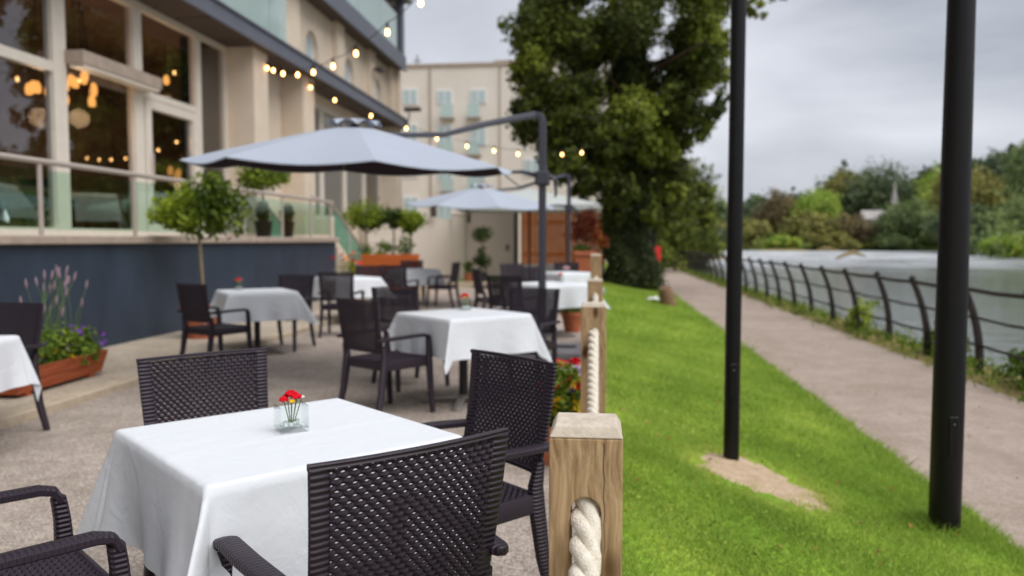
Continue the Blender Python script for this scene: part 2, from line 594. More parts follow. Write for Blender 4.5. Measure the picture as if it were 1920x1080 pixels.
M['leaf_far'] = leaf_mat('far_leaf_green', (0.112, 0.160, 0.066), (0.188, 0.254, 0.094), (0.309, 0.384, 0.131), 0.25)
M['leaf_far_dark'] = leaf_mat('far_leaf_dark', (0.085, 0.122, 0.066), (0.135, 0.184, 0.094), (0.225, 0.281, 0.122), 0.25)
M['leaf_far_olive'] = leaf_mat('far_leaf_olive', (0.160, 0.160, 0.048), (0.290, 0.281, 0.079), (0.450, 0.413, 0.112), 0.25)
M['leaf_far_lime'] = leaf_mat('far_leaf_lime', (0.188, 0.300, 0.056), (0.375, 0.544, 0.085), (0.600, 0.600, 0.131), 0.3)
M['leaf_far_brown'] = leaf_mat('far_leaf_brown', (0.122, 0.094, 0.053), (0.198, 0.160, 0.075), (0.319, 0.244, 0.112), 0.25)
M['blade'] = leaf_mat('grass_blade', (0.22, 0.34, 0.05), (0.355, 0.505, 0.075), (0.58, 0.63, 0.16), 0.45, 0.7)


def lawn_material():
    m = bpy.data.materials.new('lawn')
    m.use_nodes = True
    n, l = m.node_tree.nodes, m.node_tree.links
    b = n['Principled BSDF']
    b.inputs['Roughness'].default_value = 0.9
    b.inputs['Specular IOR Level'].default_value = 0.1
    t = n.new('ShaderNodeTexCoord')
    z1 = n.new('ShaderNodeTexNoise'); z1.inputs['Scale'].default_value = 1.6; z1.inputs['Detail'].default_value = 5
    z2 = n.new('ShaderNodeTexNoise'); z2.inputs['Scale'].default_value = 34; z2.inputs['Detail'].default_value = 4
    l.new(t.outputs['Object'], z1.inputs['Vector']); l.new(t.outputs['Object'], z2.inputs['Vector'])
    r1 = n.new('ShaderNodeValToRGB')
    e = r1.color_ramp.elements
    e[0].position, e[0].color = 0.36, (0.23, 0.41, 0.04, 1)
    e[1].position, e[1].color = 0.68, (0.37, 0.48, 0.06, 1)
    l.new(z1.outputs['Fac'], r1.inputs['Fac'])
    mu = n.new('ShaderNodeMixRGB'); mu.blend_type = 'MULTIPLY'; mu.inputs['Fac'].default_value = 1
    r2 = n.new('ShaderNodeValToRGB')
    e = r2.color_ramp.elements
    e[0].position, e[0].color = 0.3, (0.62, 0.62, 0.62, 1)
    e[1].position, e[1].color = 0.66, (1.12, 1.12, 1.12, 1)
    l.new(z2.outputs['Fac'], r2.inputs['Fac'])
    l.new(r1.outputs['Color'], mu.inputs['Color1']); l.new(r2.outputs['Color'], mu.inputs['Color2'])
    l.new(mu.outputs['Color'], b.inputs['Base Color'])
    bp = n.new('ShaderNodeBump'); bp.inputs['Strength'].default_value = 0.8; bp.inputs['Distance'].default_value = 0.03
    l.new(z2.outputs['Fac'], bp.inputs['Height']); l.new(bp.outputs['Normal'], b.inputs['Normal'])
    return m
M['lawn'] = lawn_material()


def speckled(name, c1, c2, c3, scale, stain, bump=.6, rough=.92):
    m = bpy.data.materials.new(name)
    m.use_nodes = True
    n, l = m.node_tree.nodes, m.node_tree.links
    b = n['Principled BSDF']
    b.inputs['Roughness'].default_value = rough
    b.inputs['Specular IOR Level'].default_value = 0.12
    t = n.new('ShaderNodeTexCoord')
    vo = n.new('ShaderNodeTexVoronoi'); vo.inputs['Scale'].default_value = scale
    l.new(t.outputs['Object'], vo.inputs['Vector'])
    sp = n.new('ShaderNodeSeparateColor'); l.new(vo.outputs['Color'], sp.inputs[0])
    r1 = n.new('ShaderNodeValToRGB')
    e = r1.color_ramp.elements
    e[0].position, e[0].color = 0.05, (*c1, 1)
    e[1].position, e[1].color = 0.95, (*c3, 1)
    k = e.new(0.5); k.color = (*c2, 1)
    l.new(sp.outputs[0], r1.inputs['Fac'])
    cols = r1.outputs['Color']
    for sc_, lo, hi in ((0.55, 1 - stain, 1.0), (3.1, 1 - stain * .7, 1.05), (14, 1 - stain * .6, 1.05)):
        z = n.new('ShaderNodeTexNoise'); z.inputs['Scale'].default_value = sc_; z.inputs['Detail'].default_value = 6; z.inputs['Roughness'].default_value = .65
        l.new(t.outputs['Object'], z.inputs['Vector'])
        r2 = n.new('ShaderNodeValToRGB')
        e = r2.color_ramp.elements
        e[0].position, e[0].color = 0.36, (lo, lo * .99, lo * .97, 1)
        e[1].position, e[1].color = 0.62, (hi, hi, hi, 1)
        l.new(z.outputs['Fac'], r2.inputs['Fac'])
        mu = n.new('ShaderNodeMixRGB'); mu.blend_type = 'MULTIPLY'; mu.inputs['Fac'].default_value = 1
        l.new(cols, mu.inputs['Color1']); l.new(r2.outputs['Color'], mu.inputs['Color2'])
        cols = mu.outputs['Color']
    l.new(cols, b.inputs['Base Color'])
    bp = n.new('ShaderNodeBump'); bp.inputs['Strength'].default_value = bump; bp.inputs['Distance'].default_value = 0.006
    l.new(vo.outputs['Distance'], bp.inputs['Height']); l.new(bp.outputs['Normal'], b.inputs['Normal'])
    return m
M['paving'] = speckled('resin_gravel', (0.32, 0.265, 0.228), (0.485, 0.412, 0.362), (0.68, 0.59, 0.53), 120, .22)
M['path'] = speckled('path_asphalt', (0.355, 0.282, 0.24), (0.435, 0.35, 0.30), (0.50, 0.415, 0.36), 120, .16, .4)
M['plinth'] = speckled('pale_concrete', (0.42, 0.355, 0.285), (0.52, 0.445, 0.365), (0.60, 0.52, 0.43), 110, .2, .3)


def water_material():
    m = bpy.data.materials.new('river_water')
    m.use_nodes = True
    n, l = m.node_tree.nodes, m.node_tree.links
    b = n['Principled BSDF']
    b.inputs['Roughness'].default_value = 0.06
    b.inputs['IOR'].default_value = 1.33
    t = n.new('ShaderNodeTexCoord')
    # ripples
    mpr = n.new('ShaderNodeMapping'); mpr.inputs['Scale'].default_value = (0.5, 1.6, 1)
    l.new(t.outputs['Object'], mpr.inputs['Vector'])
    z = n.new('ShaderNodeTexNoise'); z.inputs['Scale'].default_value = 1.3; z.inputs['Detail'].default_value = 5
    l.new(mpr.outputs['Vector'], z.inputs['Vector'])
    bp = n.new('ShaderNodeBump'); bp.inputs['Strength'].default_value = 0.5; bp.inputs['Distance'].default_value = 0.12
    l.new(z.outputs['Fac'], bp.inputs['Height']); l.new(bp.outputs['Normal'], b.inputs['Normal'])
    # foam below the weir: white water has its own colour
    sx = n.new('ShaderNodeSeparateXYZ'); l.new(t.outputs['Object'], sx.inputs[0])
    a = n.new('ShaderNodeMapRange'); a.inputs[1].default_value = 45; a.inputs[2].default_value = 150; a.interpolation_type = 'SMOOTHSTEP'
    l.new(sx.outputs['Y'], a.inputs[0])
    mpf = n.new('ShaderNodeMapping'); mpf.inputs['Scale'].default_value = (0.06, 0.05, 1)
    l.new(t.outputs['Object'], mpf.inputs['Vector'])
    zf = n.new('ShaderNodeTexNoise'); zf.inputs['Scale'].default_value = 2.0; zf.inputs['Detail'].default_value = 7; zf.inputs['Roughness'].default_value = 0.7
    l.new(mpf.outputs['Vector'], zf.inputs['Vector'])
    rf = n.new('ShaderNodeValToRGB')
    rf.color_ramp.elements[0].position = 0.34; rf.color_ramp.elements[0].color = (0.1, 0.1, 0.1, 1)
    rf.color_ramp.elements[1].position = 0.58; rf.color_ramp.elements[1].color = (1, 1, 1, 1)
    l.new(zf.outputs['Fac'], rf.inputs['Fac'])
    mu = n.new('ShaderNodeMath'); mu.operation = 'MULTIPLY'
    l.new(a.outputs[0], mu.inputs[0]); l.new(rf.outputs['Color'], mu.inputs[1])
    mi = n.new('ShaderNodeMixRGB')
    mi.inputs['Color1'].default_value = (0.15, 0.165, 0.16, 1)
    mi.inputs['Color2'].default_value = (0.56, 0.58, 0.61, 1)
    l.new(mu.outputs[0], mi.inputs['Fac'])
    l.new(mi.outputs['Color'], b.inputs['Base Color'])
    ro = n.new('ShaderNodeMapRange'); ro.inputs[3].default_value = 0.06; ro.inputs[4].default_value = 0.7
    l.new(mu.outputs[0], ro.inputs[0]); l.new(ro.outputs[0], b.inputs['Roughness'])
    return m
M['water'] = water_material()


# ------------------------------------------------------------------ foliage
def leaf_object(name, cen, nor, size, tint, material, parent=None, aspect=0.55, fold=0.18):
    """many single leaves: each two triangles folded along the midrib"""
    N = len(cen)
    d = rng.normal(size=(N, 3))
    nor = nor / (np.linalg.norm(nor, axis=1, keepdims=True) + 1e-9)
    t = np.cross(nor, d)
    t /= (np.linalg.norm(t, axis=1, keepdims=True) + 1e-9)
    s = np.cross(nor, t)
    L = np.asarray(size).reshape(-1, 1) * np.ones((N, 1))
    base = cen - t * L * .5
    tip = cen + t * L * .5 - nor * L * fold * .6
    lf = cen + s * L * aspect * .5 + nor * L * fold
    rt = cen - s * L * aspect * .5 + nor * L * fold
    V = np.stack([base, rt, tip, lf], axis=1).reshape(-1, 3)
    i0 = np.arange(N) * 4
    T = np.stack([i0, i0 + 1, i0 + 2, i0, i0 + 2, i0 + 3], axis=1).reshape(-1)
    me = bpy.data.meshes.new(name)
    me.vertices.add(N * 4)
    me.vertices.foreach_set('co', V.astype(np.float32).ravel())
    me.loops.add(N * 6)
    me.loops.foreach_set('vertex_index', T.astype(np.int32))
    me.polygons.add(N * 2)
    me.polygons.foreach_set('loop_start', (np.arange(N * 2) * 3).astype(np.int32))
    me.polygons.foreach_set('loop_total', np.full(N * 2, 3, dtype=np.int32))
    me.update(calc_edges=True)
    at = me.attributes.new('tint', 'FLOAT', 'POINT')
    at.data.foreach_set('value', np.repeat(np.clip(tint, 0, 1), 4).astype(np.float32))
    me.materials.append(material)
    o = bpy.data.objects.new(name, me)
    C.objects.link(o)
    if parent:
        o.parent = parent
    return o


def clumps(blobs, per, shell=0.55, upbias=0.35, tint_mean=0.45, tint_clump=0.22, tint_leaf=0.16, sub=0, subr=0.35):
    """blobs: list of (cx,cy,cz,rx,ry,rz[,tint]); returns centres, normals, tints"""
    cs, ns, ts = [], [], []
    tot = sum((b[3] * b[4] + b[3] * b[5] + b[4] * b[5]) for b in blobs)
    for b in blobs:
        k = int(per * (b[3] * b[4] + b[3] * b[5] + b[4] * b[5]) / tot) + 4
        tb = (b[6] if len(b) > 6 else tint_mean)
        if sub:
            # leaves gather in sprays near the surface of the blob
            m = max(3, k // sub)
            sd = rng.normal(size=(m, 3)); sd /= np.linalg.norm(sd, axis=1, keepdims=True)
            sr = shell + (1 - shell) * rng.random((m, 1)) ** .6
            sc_ = sd * sr * np.array(b[3:6])
            st = tb + tint_clump * rng.normal(size=m)
            idx = rng.integers(0, m, k)
            rad = subr * min(b[3:6])
            off = rng.normal(size=(k, 3)) * rad * .55
            p = sc_[idx] + off
            nn = sd[idx] * .6 + rng.normal(size=(k, 3)) * .55 + np.array([0, 0, upbias])
            tt = st[idx] + tint_leaf * rng.normal(size=k)
        else:
            sd = rng.normal(size=(k, 3)); sd /= np.linalg.norm(sd, axis=1, keepdims=True)
            sr = shell + (1 - shell) * rng.random((k, 1)) ** .6
            p = sd * sr * np.array(b[3:6])
            nn = sd + rng.normal(size=(k, 3)) * .45 + np.array([0, 0, upbias])
            tt = tb + tint_leaf * rng.normal(size=k)
        cs.append(p + np.array(b[0:3])); ns.append(nn); ts.append(tt)
    return np.concatenate(cs), np.concatenate(ns), np.concatenate(ts)


# ================================================================== the setting
def lawn_z(x, y=0):
    return -0.30 * max(0.0, min(1.0, x / 2.2)) + 0.012 * math.sin(x * 3.1 + y * 1.3) * max(0, min(1, x * 3)) * max(0, min(1, (2.2 - x) * 3))

struct = lambda o: tag(o, kind='structure')
# land of the near bank, reaching far behind us and inland
struct(MB().bb(-900, 5.15, -300, 62, -3.0, -0.44).add(
    [(5.15, 62, -.44), (12.5, 78, -.44), (16, 200, -.44), (24, 700, -.44), (-900, 700, -.44), (-900, 62, -.44)], [(0, 1, 2, 3, 4, 5)]).build('ground', M['verge']))
struct(MB().bb(-4.25, 0.06, -8, 40, -0.25, 0.0).build('terrace_paving', M['paving']))
kerb = bpy.data.objects.new('kerb', None); C.objects.link(kerb); struct(kerb); kerb.location = (-4.32, 0, 0)
ks = MB().cbox((0, 0, -.01), (.16, .908, .17), .012).build('kerbstone', M['kerb'], kerb)
for k in range(38):
    o = ks if k == 0 else ks.copy()
    if k: C.objects.link(o); o.parent = kerb
    o.location = (random.uniform(-.003, .003), -3.5 + .914 * k, random.uniform(-.003, .003))
struct(MB().bb(-7.6, -4.402, -4, 17.6, -0.2, 0.066).build('pavement_strip', M['plinth']))
struct(MB().bb(-7.4, -4.402, 17.6, 40, -0.2, 0.05).build('side_yard', M['plinth']))

def lawn_fn(u, v):
    x = 0.06 + u * 2.22
    y = -6 + v * 76
    return (x, y, lawn_z(x, y) + 0.006 * math.sin(y * 5 + x * 9))
struct(MB().grid(lawn_fn, 30, 380).build('lawn', M['lawn'], smooth=True))
# path, with a slightly wandering grass edge
def path_fn(u, v):
    y = -6 + v * 96
    xl = 2.19 + 0.035 * math.sin(y * 1.7) + 0.025 * math.sin(y * 4.3) + 0.012 * math.sin(y * 9.1)
    xr = 4.36 + 0.03 * math.sin(y * 1.2 + 1)
    return (xl + (xr - xl) * u, y, -0.296 + 0.01 * math.sin(PI * u))
struct(MB().grid(path_fn, 8, 480).build('riverside_path', M['path'], smooth=True))
def verge_fn(u, v):
    y = -6 + v * 96
    return (4.30 + 0.85 * u, y, -0.305 + 0.03 * math.sin(PI * min(1, u * 1.3)) + 0.02 * math.sin(y * 2.3 + u * 5) * u)
struct(MB().grid(verge_fn, 8, 300).build('river_verge', M['verge'], smooth=True))
struct(MB().bb(4.95, 5.22, -40, 62, -3.0, -0.35).build('river_wall', M['stone_far']))
struct(MB().add([(5.1, -300, -1.4), (900, -300, -1.4), (900, 900, -1.4), (5.1, 900, -1.4)], [(0, 1, 2, 3)]).build('river', M['water']))

# bare sandy patch round the first lamp pole (irregular outline, follows the slope)
def patch(cx, cy, rx, ry, rot, seed, n=40):
    r = random.Random(seed)
    ph = [r.random() * 6.3 for _ in range(5)]
    vv, ff = [], []
    for k in range(8):
        for i in range(n):
            a = 2 * PI * i / n
            q = 1 + .16 * math.sin(2 * a + ph[0]) + .12 * math.sin(3 * a + ph[1]) + .08 * math.sin(7 * a + ph[2]) + .06 * math.sin(11 * a + ph[3])
            rr = q * k / 7
            x0, y0 = rx * rr * math.cos(a), ry * rr * math.sin(a)
            x = cx + x0 * math.cos(rot) - y0 * math.sin(rot)
            y = cy + x0 * math.sin(rot) + y0 * math.cos(rot)
            vv.append((x, y, lawn_z(x, y) + 0.018 - 0.022 * (k / 7) ** 3 + .004 * math.sin(x * 40) * math.sin(y * 37)))
    for k in range(7):
        for i in range(n):
            j = (i + 1) % n
            ff.append((k * n + i, k * n + j, k * n + n + j, k * n + n + i))
    return MB().add(vv, ff)
struct(patch(.99, 5.08, .33, .52, R(15), 5).build('bare_earth', M['earth'], smooth=True))
def in_patch(x, y):
    a = R(-15)
    dx, dy = x - .99, y - 5.08
    u, v = dx * math.cos(a) - dy * math.sin(a), dx * math.sin(a) + dy * math.cos(a)
    return (u / .33) ** 2 + (v / .52) ** 2 + .35 * math.sin(x * 17 + y * 5) * math.sin(y * 13 - x * 4)

# lawn blades
def grass():
    pts = []
    def scatter(n, x0, x1, y0, y1):
        xs = rng.uniform(x0, x1, n); ys = rng.uniform(y0, y1, n)
        return xs, ys
    sets = [(90000, .08, 2.24, 1.6, 6.0, .034, .0042), (60000, .08, 2.24, 6.0, 12, .042, .007), (34000, .08, 2.24, 12, 26, .055, .013)]
    V, T, tn = [], [], []
    off = 0
    for n, x0, x1, y0, y1, hh, ww in sets:
        xs, ys = scatter(n, x0, x1, y0, y1)
        pz = np.array([in_patch(a, b) for a, b in zip(xs, ys)])
        keep = (pz > 1) | (rng.random(n) < .05 + .55 * np.clip(pz - .5, 0, 1))
        xs, ys, pz = xs[keep], ys[keep], pz[keep]
        n = len(xs)
        zs = np.array([lawn_z(a, b) for a, b in zip(xs, ys)])
        # mottled: patches of long lush and short yellowed grass
        mo = np.sin(xs * 2.3 + 1.1 * np.sin(ys * 1.3)) * np.sin(ys * 1.7 + xs) * .5 + np.sin(xs * 6.1 + ys * 3.7) * np.sin(ys * 5.3 - xs * 2) * .3
        edge = np.exp(-((xs - 2.2) / .14) ** 2) * .9 + np.exp(-((xs - 1.93) ** 2 + (ys - 4.62) ** 2) / .03) * 2.2
        h = hh * (0.5 + .35 * mo + .5 * rng.random(n) ** 1.5 + edge * .9) * np.where(rng.random(n) < .04, 1.8, 1)
        a = rng.uniform(0, 2 * PI, n)
        lean = rng.uniform(.4, 1.7, n) * h
        b = rng.uniform(0, 2 * PI, n)
        wx, wy = np.cos(a) * ww, np.sin(a) * ww
        P0 = np.stack([xs - wx, ys - wy, zs - .004], 1)
        P1 = np.stack([xs + wx, ys + wy, zs - .004], 1)
        P2 = np.stack([xs + np.cos(b) * lean, ys + np.sin(b) * lean, zs + h], 1)
        V.append(np.stack([P0, P1, P2], 1).reshape(-1, 3))
        tint = .48 - .30 * mo + .2 * rng.normal(size=n) - .18 * np.clip(edge, 0, 1)
        tint = np.where(pz < 1.7, tint + .3, tint)
        tn.append(np.repeat(np.clip(tint, 0, 1), 3))
    V = np.concatenate(V); tn = np.concatenate(tn)
    nt = len(V) // 3
    me = bpy.data.meshes.new('lawn_grass')
    me.vertices.add(len(V)); me.vertices.foreach_set('co', V.astype(np.float32).ravel())
    me.loops.add(nt * 3); me.loops.foreach_set('vertex_index', np.arange(nt * 3, dtype=np.int32))
    me.polygons.add(nt)
    me.polygons.foreach_set('loop_start', (np.arange(nt) * 3).astype(np.int32))
    me.polygons.foreach_set('loop_total', np.full(nt, 3, dtype=np.int32))
    me.update(calc_edges=True)
    at = me.attributes.new('tint', 'FLOAT', 'POINT'); at.data.foreach_set('value', tn.astype(np.float32))
    me.materials.append(M['blade'])
    o = bpy.data.objects.new('lawn_grass', me)
    C.objects.link(o)
    tag(o, 'short bright green grass blades covering the lawn strip', 'grass', kind='stuff')
grass()

def litter():
    n = 260
    xs = rng.uniform(.15, 4.4, n); ys = 2 + 14 * rng.random(n) ** 1.4
    zs = np.array([lawn_z(a, b) + .03 if a < 2.2 else -.285 for a, b in zip(xs, ys)])
    keep = (xs < 2.3) | (rng.random(n) < .5)
    c = np.stack([xs, ys, zs], 1)[keep]
    o = leaf_object('fallen_leaves', c, rng.normal(size=(len(c), 3)) * .3 + np.array([0, 0, 1]), rng.uniform(.02, .045, len(c)), rng.random(len(c)), leaf_mat('dry_leaf', (.16, .07, .02), (.33, .17, .04), (.50, .34, .10), .2), None, .7)
    tag(o, 'scattered dry brown leaves on lawn and path', 'leaves', kind='stuff')
    n = 2600
    cx = rng.uniform(.1, 2.2, 60); cy = 1.8 + 9 * rng.random(60) ** 1.3
    i = rng.integers(0, 60, n)
    x = cx[i] + rng.normal(size=n) * .09; y = cy[i] + rng.normal(size=n) * .12
    k = (x > .1) & (x < 2.2) & np.array([in_patch(a, b) > 1.1 for a, b in zip(x, y)])
    x, y = x[k], y[k]
    c = np.stack([x, y, np.array([lawn_z(a, b) for a, b in zip(x, y)]) + rng.uniform(.012, .035, len(x))], 1)
    o = leaf_object('lawn_clover', c, rng.normal(size=(len(c), 3)) * .35 + np.array([0, 0, 1]), rng.uniform(.012, .024, len(c)), rng.random(len(c)), leaf_mat('clover_leaf', (.15, .27, .03), (.24, .38, .045), (.36, .47, .07), .3), None, .9)
    tag(o, 'darker clover and broad weeds growing in the lawn', 'weeds', kind='stuff')
litter()

# ------------------------------------------------------------------ far bank and hill
SH = [(420, 40), (190, 60), (110, 66), (78, 82), (60, 104), (62, 130), (74, 165), (88, 205), (60, 222), (20, 232), (-60, 260)]
def hill_h(x, y, s):
    """height by distance s inland from the shore"""
    right = max(0.0, min(1.0, (x - 20) / 110))
    return -1.55 + 2.6 * min(1, s / 8) + (2 + 14 * right) * (1 - math.exp(-max(0, s - 12) / 55))
def shore_grid():
    n = 60
    # resample the shoreline
    import bisect
    L = [0]
    for a, b in zip(SH[:-1], SH[1:]):
        L.append(L[-1] + math.dist(a, b))
    pts = []
    for i in range(n + 1):
        t = L[-1] * i / n
        k = min(bisect.bisect_right(L, t) - 1, len(SH) - 2)
        f = (t - L[k]) / (L[k + 1] - L[k])
        pts.append((SH[k][0] + f * (SH[k + 1][0] - SH[k][0]), SH[k][1] + f * (SH[k + 1][1] - SH[k][1])))
    return pts
SHP = shore_grid()
def far_fn(u, v):
    i = min(int(u * 60), 59); f = u * 60 - i
    x = SHP[i][0] * (1 - f) + SHP[i + 1][0] * f
    y = SHP[i][1] * (1 - f) + SHP[i + 1][1] * f
    s = 420 * v ** 1.7
    dx, dy = .42, .9
    X_, Y_ = x + dx * s, y + dy * s
    return (X_, Y_, hill_h(X_, Y_, s))
M['hill'] = mat('hill_grass', (0.10, 0.14, 0.035), 0.95, spec=0.05, col2=(0.20, 0.24, 0.06), vscale=.05)
struct(MB().grid(far_fn, 120, 40).build('far_bank', M['hill'], smooth=True))

def far_tree(name, label, x, y, z, r, h, m, blobs=7, leaves=1500, leaf=.55, parent=None, group='trees on the far bank', seed=0):
    q = random.Random(seed * 31 + 5)
    t = thing(name, label, 'tree', (x, y, z), q.random() * 6, group)
    MB().sweep([(0, 0, -.6), (0.1, 0, h * .3), (0, .1, h * .6)], [r * .10, r * .07, r * .04], 7).build('trunk', M['bark'], t)
    bl = []
    for k in range(blobs):
        a = 2 * PI * k / blobs + q.random()
        rr = r * (.30 + .35 * q.random())
        zz = h * (.38 + .34 * q.random())
        bl.append((math.cos(a) * rr, math.sin(a) * rr, zz, r * (.42 + .2 * q.random()), r * (.42 + .2 * q.random()), h * (.20 + .09 * q.random()), .3 + .4 * q.random()))
    bl.append((0, 0, h * .76, r * .5, r * .5, h * .24, .55))
    c, nn, tt = clumps(bl, leaves, .5, .5, sub=14, subr=.45)
    leaf_object('crown', c, nn, leaf * (.7 + .6 * rng.random(len(c))), tt, m, t, .8)
    return t

def fz(x, y):
    """ground height on the far bank (nearest shore sample along the inland direction)"""
    best, bs = 1e9, 0
    for (a, b) in SHP:
        dx, dy = x - a, y - b
        s = dx * .42 + dy * .9
        off = abs(dx * .9 - dy * .42)
        if off < best:
            best, bs = off, s
    return hill_h(x, y, max(0, bs / (.42 ** 2 + .9 ** 2)))

FAR = [  # name, label, x, y, radius, height, leaf material
 ('willow_bush', 'bright lime green bush on the islet by the far weir', 47.5, 214, 5.0, 5.0, 'leaf_far_lime'),
 ('riverside_tree', 'olive green tree at the water, left of the lime bush', 38.5, 224, 7.5, 11, 'leaf_far_olive'),
 ('riverside_tree', 'dark green rounded tree just right of the slim black pole', 36, 238, 7, 15.5, 'leaf_far'),
 ('riverside_tree', 'brownish tree on the far bank between two green ones', 53, 246, 8, 16.5, 'leaf_far_brown'),
 ('riverside_tree', 'lime green tree standing above the low olive bushes', 63, 240, 7.5, 15.5, 'leaf_far_lime'),
 ('riverside_tree', 'wide olive tree leaning over the far shore', 57, 219, 8.5, 11.5, 'leaf_far_olive'),
 ('riverside_tree', 'dark brown shrub right of the wide olive tree', 67, 219, 6.5, 9.5, 'leaf_far_brown'),
 ('riverside_tree', 'low olive bush on the shoreline below the dark shrub', 61, 212, 5.0, 5.5, 'leaf_far_olive'),
 ('riverside_tree', 'broad grey-green tree below the pale stone chapel', 80, 214, 8.5, 12.5, 'leaf_far'),
 ('riverside_tree', 'low green bush at the water below the chapel', 73.5, 210, 4.5, 5.5, 'leaf_far'),
 ('riverside_tree', 'olive brown tree just left of the thick black pole', 91, 213, 8.5, 11.5, 'leaf_far_olive'),
 ('riverside_tree', 'tall yellow-green tree above and left of the thick black pole', 96, 236, 8.5, 17, 'leaf_far_lime'),
 ('riverside_tree', 'dark tree directly behind the chapel spire', 84, 252, 10, 20.5, 'leaf_far_dark'),
 ('riverside_tree', 'light olive tree on the skyline left of the spire', 77, 262, 8, 19.5, 'leaf_far_olive'),
 ('riverside_tree', 'tall pale green tree at the right edge on the near shore', 87, 166, 8, 14, 'leaf_far'),
 ('riverside_tree', 'dark green tree right of the thick black pole', 76, 176, 7.5, 11, 'leaf_far_dark'),
 ('riverside_tree', 'olive tree on the slope right of the thick black pole', 84, 190, 8, 16.5, 'leaf_far_olive'),
 ('waterside_bush', 'yellow-green bush overhanging the water at the right', 62.5, 130, 3.4, 4.4, 'leaf_far_lime'),
 ('waterside_bush', 'green bush at the right picture edge by the water', 63, 118, 3.8, 5.5, 'leaf_far'),
 ('waterside_bush', 'tall green bush behind the yellow-green one at right', 69, 135, 4.5, 8, 'leaf_far'),
 ('riverside_tree', 'dark green tree below the mauve house', 103, 190, 8, 18, 'leaf_far_dark'),
 ('riverside_tree', 'mid green tree at the far left end of the far bank', 27, 240, 8, 12.5, 'leaf_far'),
]
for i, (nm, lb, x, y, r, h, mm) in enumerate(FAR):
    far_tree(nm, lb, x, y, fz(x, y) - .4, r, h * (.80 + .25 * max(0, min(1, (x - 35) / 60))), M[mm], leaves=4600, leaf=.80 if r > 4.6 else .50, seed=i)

# the wood on the ridge reads as one mass
def wood():
    bl = []
    q = random.Random(3)
    for k in range(150):
        t = q.random()
        x = 26 + t * 170 + q.uniform(-4, 4)
        y = 262 + q.uniform(0, 60) - t * 60
        z = fz(x, y)
        h = q.uniform(10, 14.5) * (.62 + .42 * min(1, (x - 26) / 70)) + (3 if 76 < x < 92 else 0)
        r = q.uniform(3.6, 6)
        bl.append((x, y, z + h * .55, r, r, h * .45, .2 + .5 * q.random()))
        if q.random() < .35:
            bl.append((x, y, z + h * 1.0, r * .3, r * .3, h * .22, .3))
    c, nn, tt = clumps(bl, 80000, .6, .5, sub=16, subr=.3)
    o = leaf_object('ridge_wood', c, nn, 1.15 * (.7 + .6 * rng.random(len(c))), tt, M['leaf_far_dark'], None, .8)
    tag(o, 'dark wood of trees along the skyline of the far hill', 'wood', kind='stuff')
    # understory greenery along the far slope
    bl = []
    for k in range(130):
        i = q.randint(14, 55)
        a = SHP[i]
        s = q.uniform(3, 70)
        x, y = a[0] + .42 * s + q.uniform(-4, 4), a[1] + .9 * s
        r = q.uniform(2.5, 5)
        bl.append((x, y, fz(x, y) + r * .4, r, r, r * q.uniform(.6, 1.1), q.random()))
    c, nn, tt = clumps(bl, 36000, .6, .5, sub=14, subr=.35)
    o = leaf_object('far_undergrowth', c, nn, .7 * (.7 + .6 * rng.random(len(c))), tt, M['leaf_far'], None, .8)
    tag(o, 'rough green undergrowth covering the far bank slope', 'undergrowth', kind='stuff')
wood()

# pale stone chapel with a spire among the trees
ch = thing('stone_chapel', 'pale stone chapel with a thin spire among the trees', 'chapel', (77.5, 226, fz(78, 226) + 2.6), R(-12))
MB().bb(-6.2, .8, -2.5, 2.5, -4, 3.2).build('wall', M['stone_far'], ch)
MB().prism([[(-2.8, 3.2), (2.8, 3.2), (0, 5.6)]], lambda a, b, t: (t, a, b), -6.5, .9).build('roof', M['stone_far'], ch)
MB().bb(.85, 2.6, -.9, .9, -4, 6.4).build('tower', M['stone_far'], ch)
MB().lathe([(1.2, 6.4), (.75, 8.4), (.30, 11.5), (.03, 14.0)], (1.72, 0, 0), 8).build('spire', M['stone_far'], ch)
hs = thing('mauve_house', 'mauve grey stone house on the hill at the right edge', 'house', (126, 226, fz(126, 226) + 5.5), R(25))
MB().bb(-7, 7, -5, 5, -5, 5.5).build('wall', M['mauve'], hs)
rf = MB().prism([[(-5.5, 5.5), (5.5, 5.5), (0, 10)]], lambda a, b, t: (t, a, b), -7.4, 7.4).build('roof', M['mauve'], hs)
MB().bb(-5.5, -4.2, -.7, .7, 8, 11.5).build('chimney', M['mauve'], rf)
for k in range(3):
    wv = MB().bb(-5.4 + 4.4 * k, -4.2 + 4.4 * k, -5.1, -4.96, 1.2, 3.2).build('window', M['white'], hs)
    MB().bb(-5.25 + 4.4 * k, -4.35 + 4.4 * k, -5.14, -5.08, 1.35, 3.05).build('pane', M['farpane'], wv)
ct = thing('white_cottage', 'low white cottage glimpsed between bushes across the river', 'cottage', (70, 232, fz(70, 232) + 1.8), R(-15))
MB().bb(-3.4, 3.4, -2, 2, -3, 2.4).build('wall', M['white'], ct)
MB().prism([[(-2.3, 2.4), (2.3, 2.4), (0, 4.0)]], lambda a, b, t: (t, a, b), -3.6, 3.6).build('roof', M['stone_far'], ct)
MB().bb(-.5, .5, -2.06, -1.96, -1, 1.2).build('door', M['dark_frame'], ct)
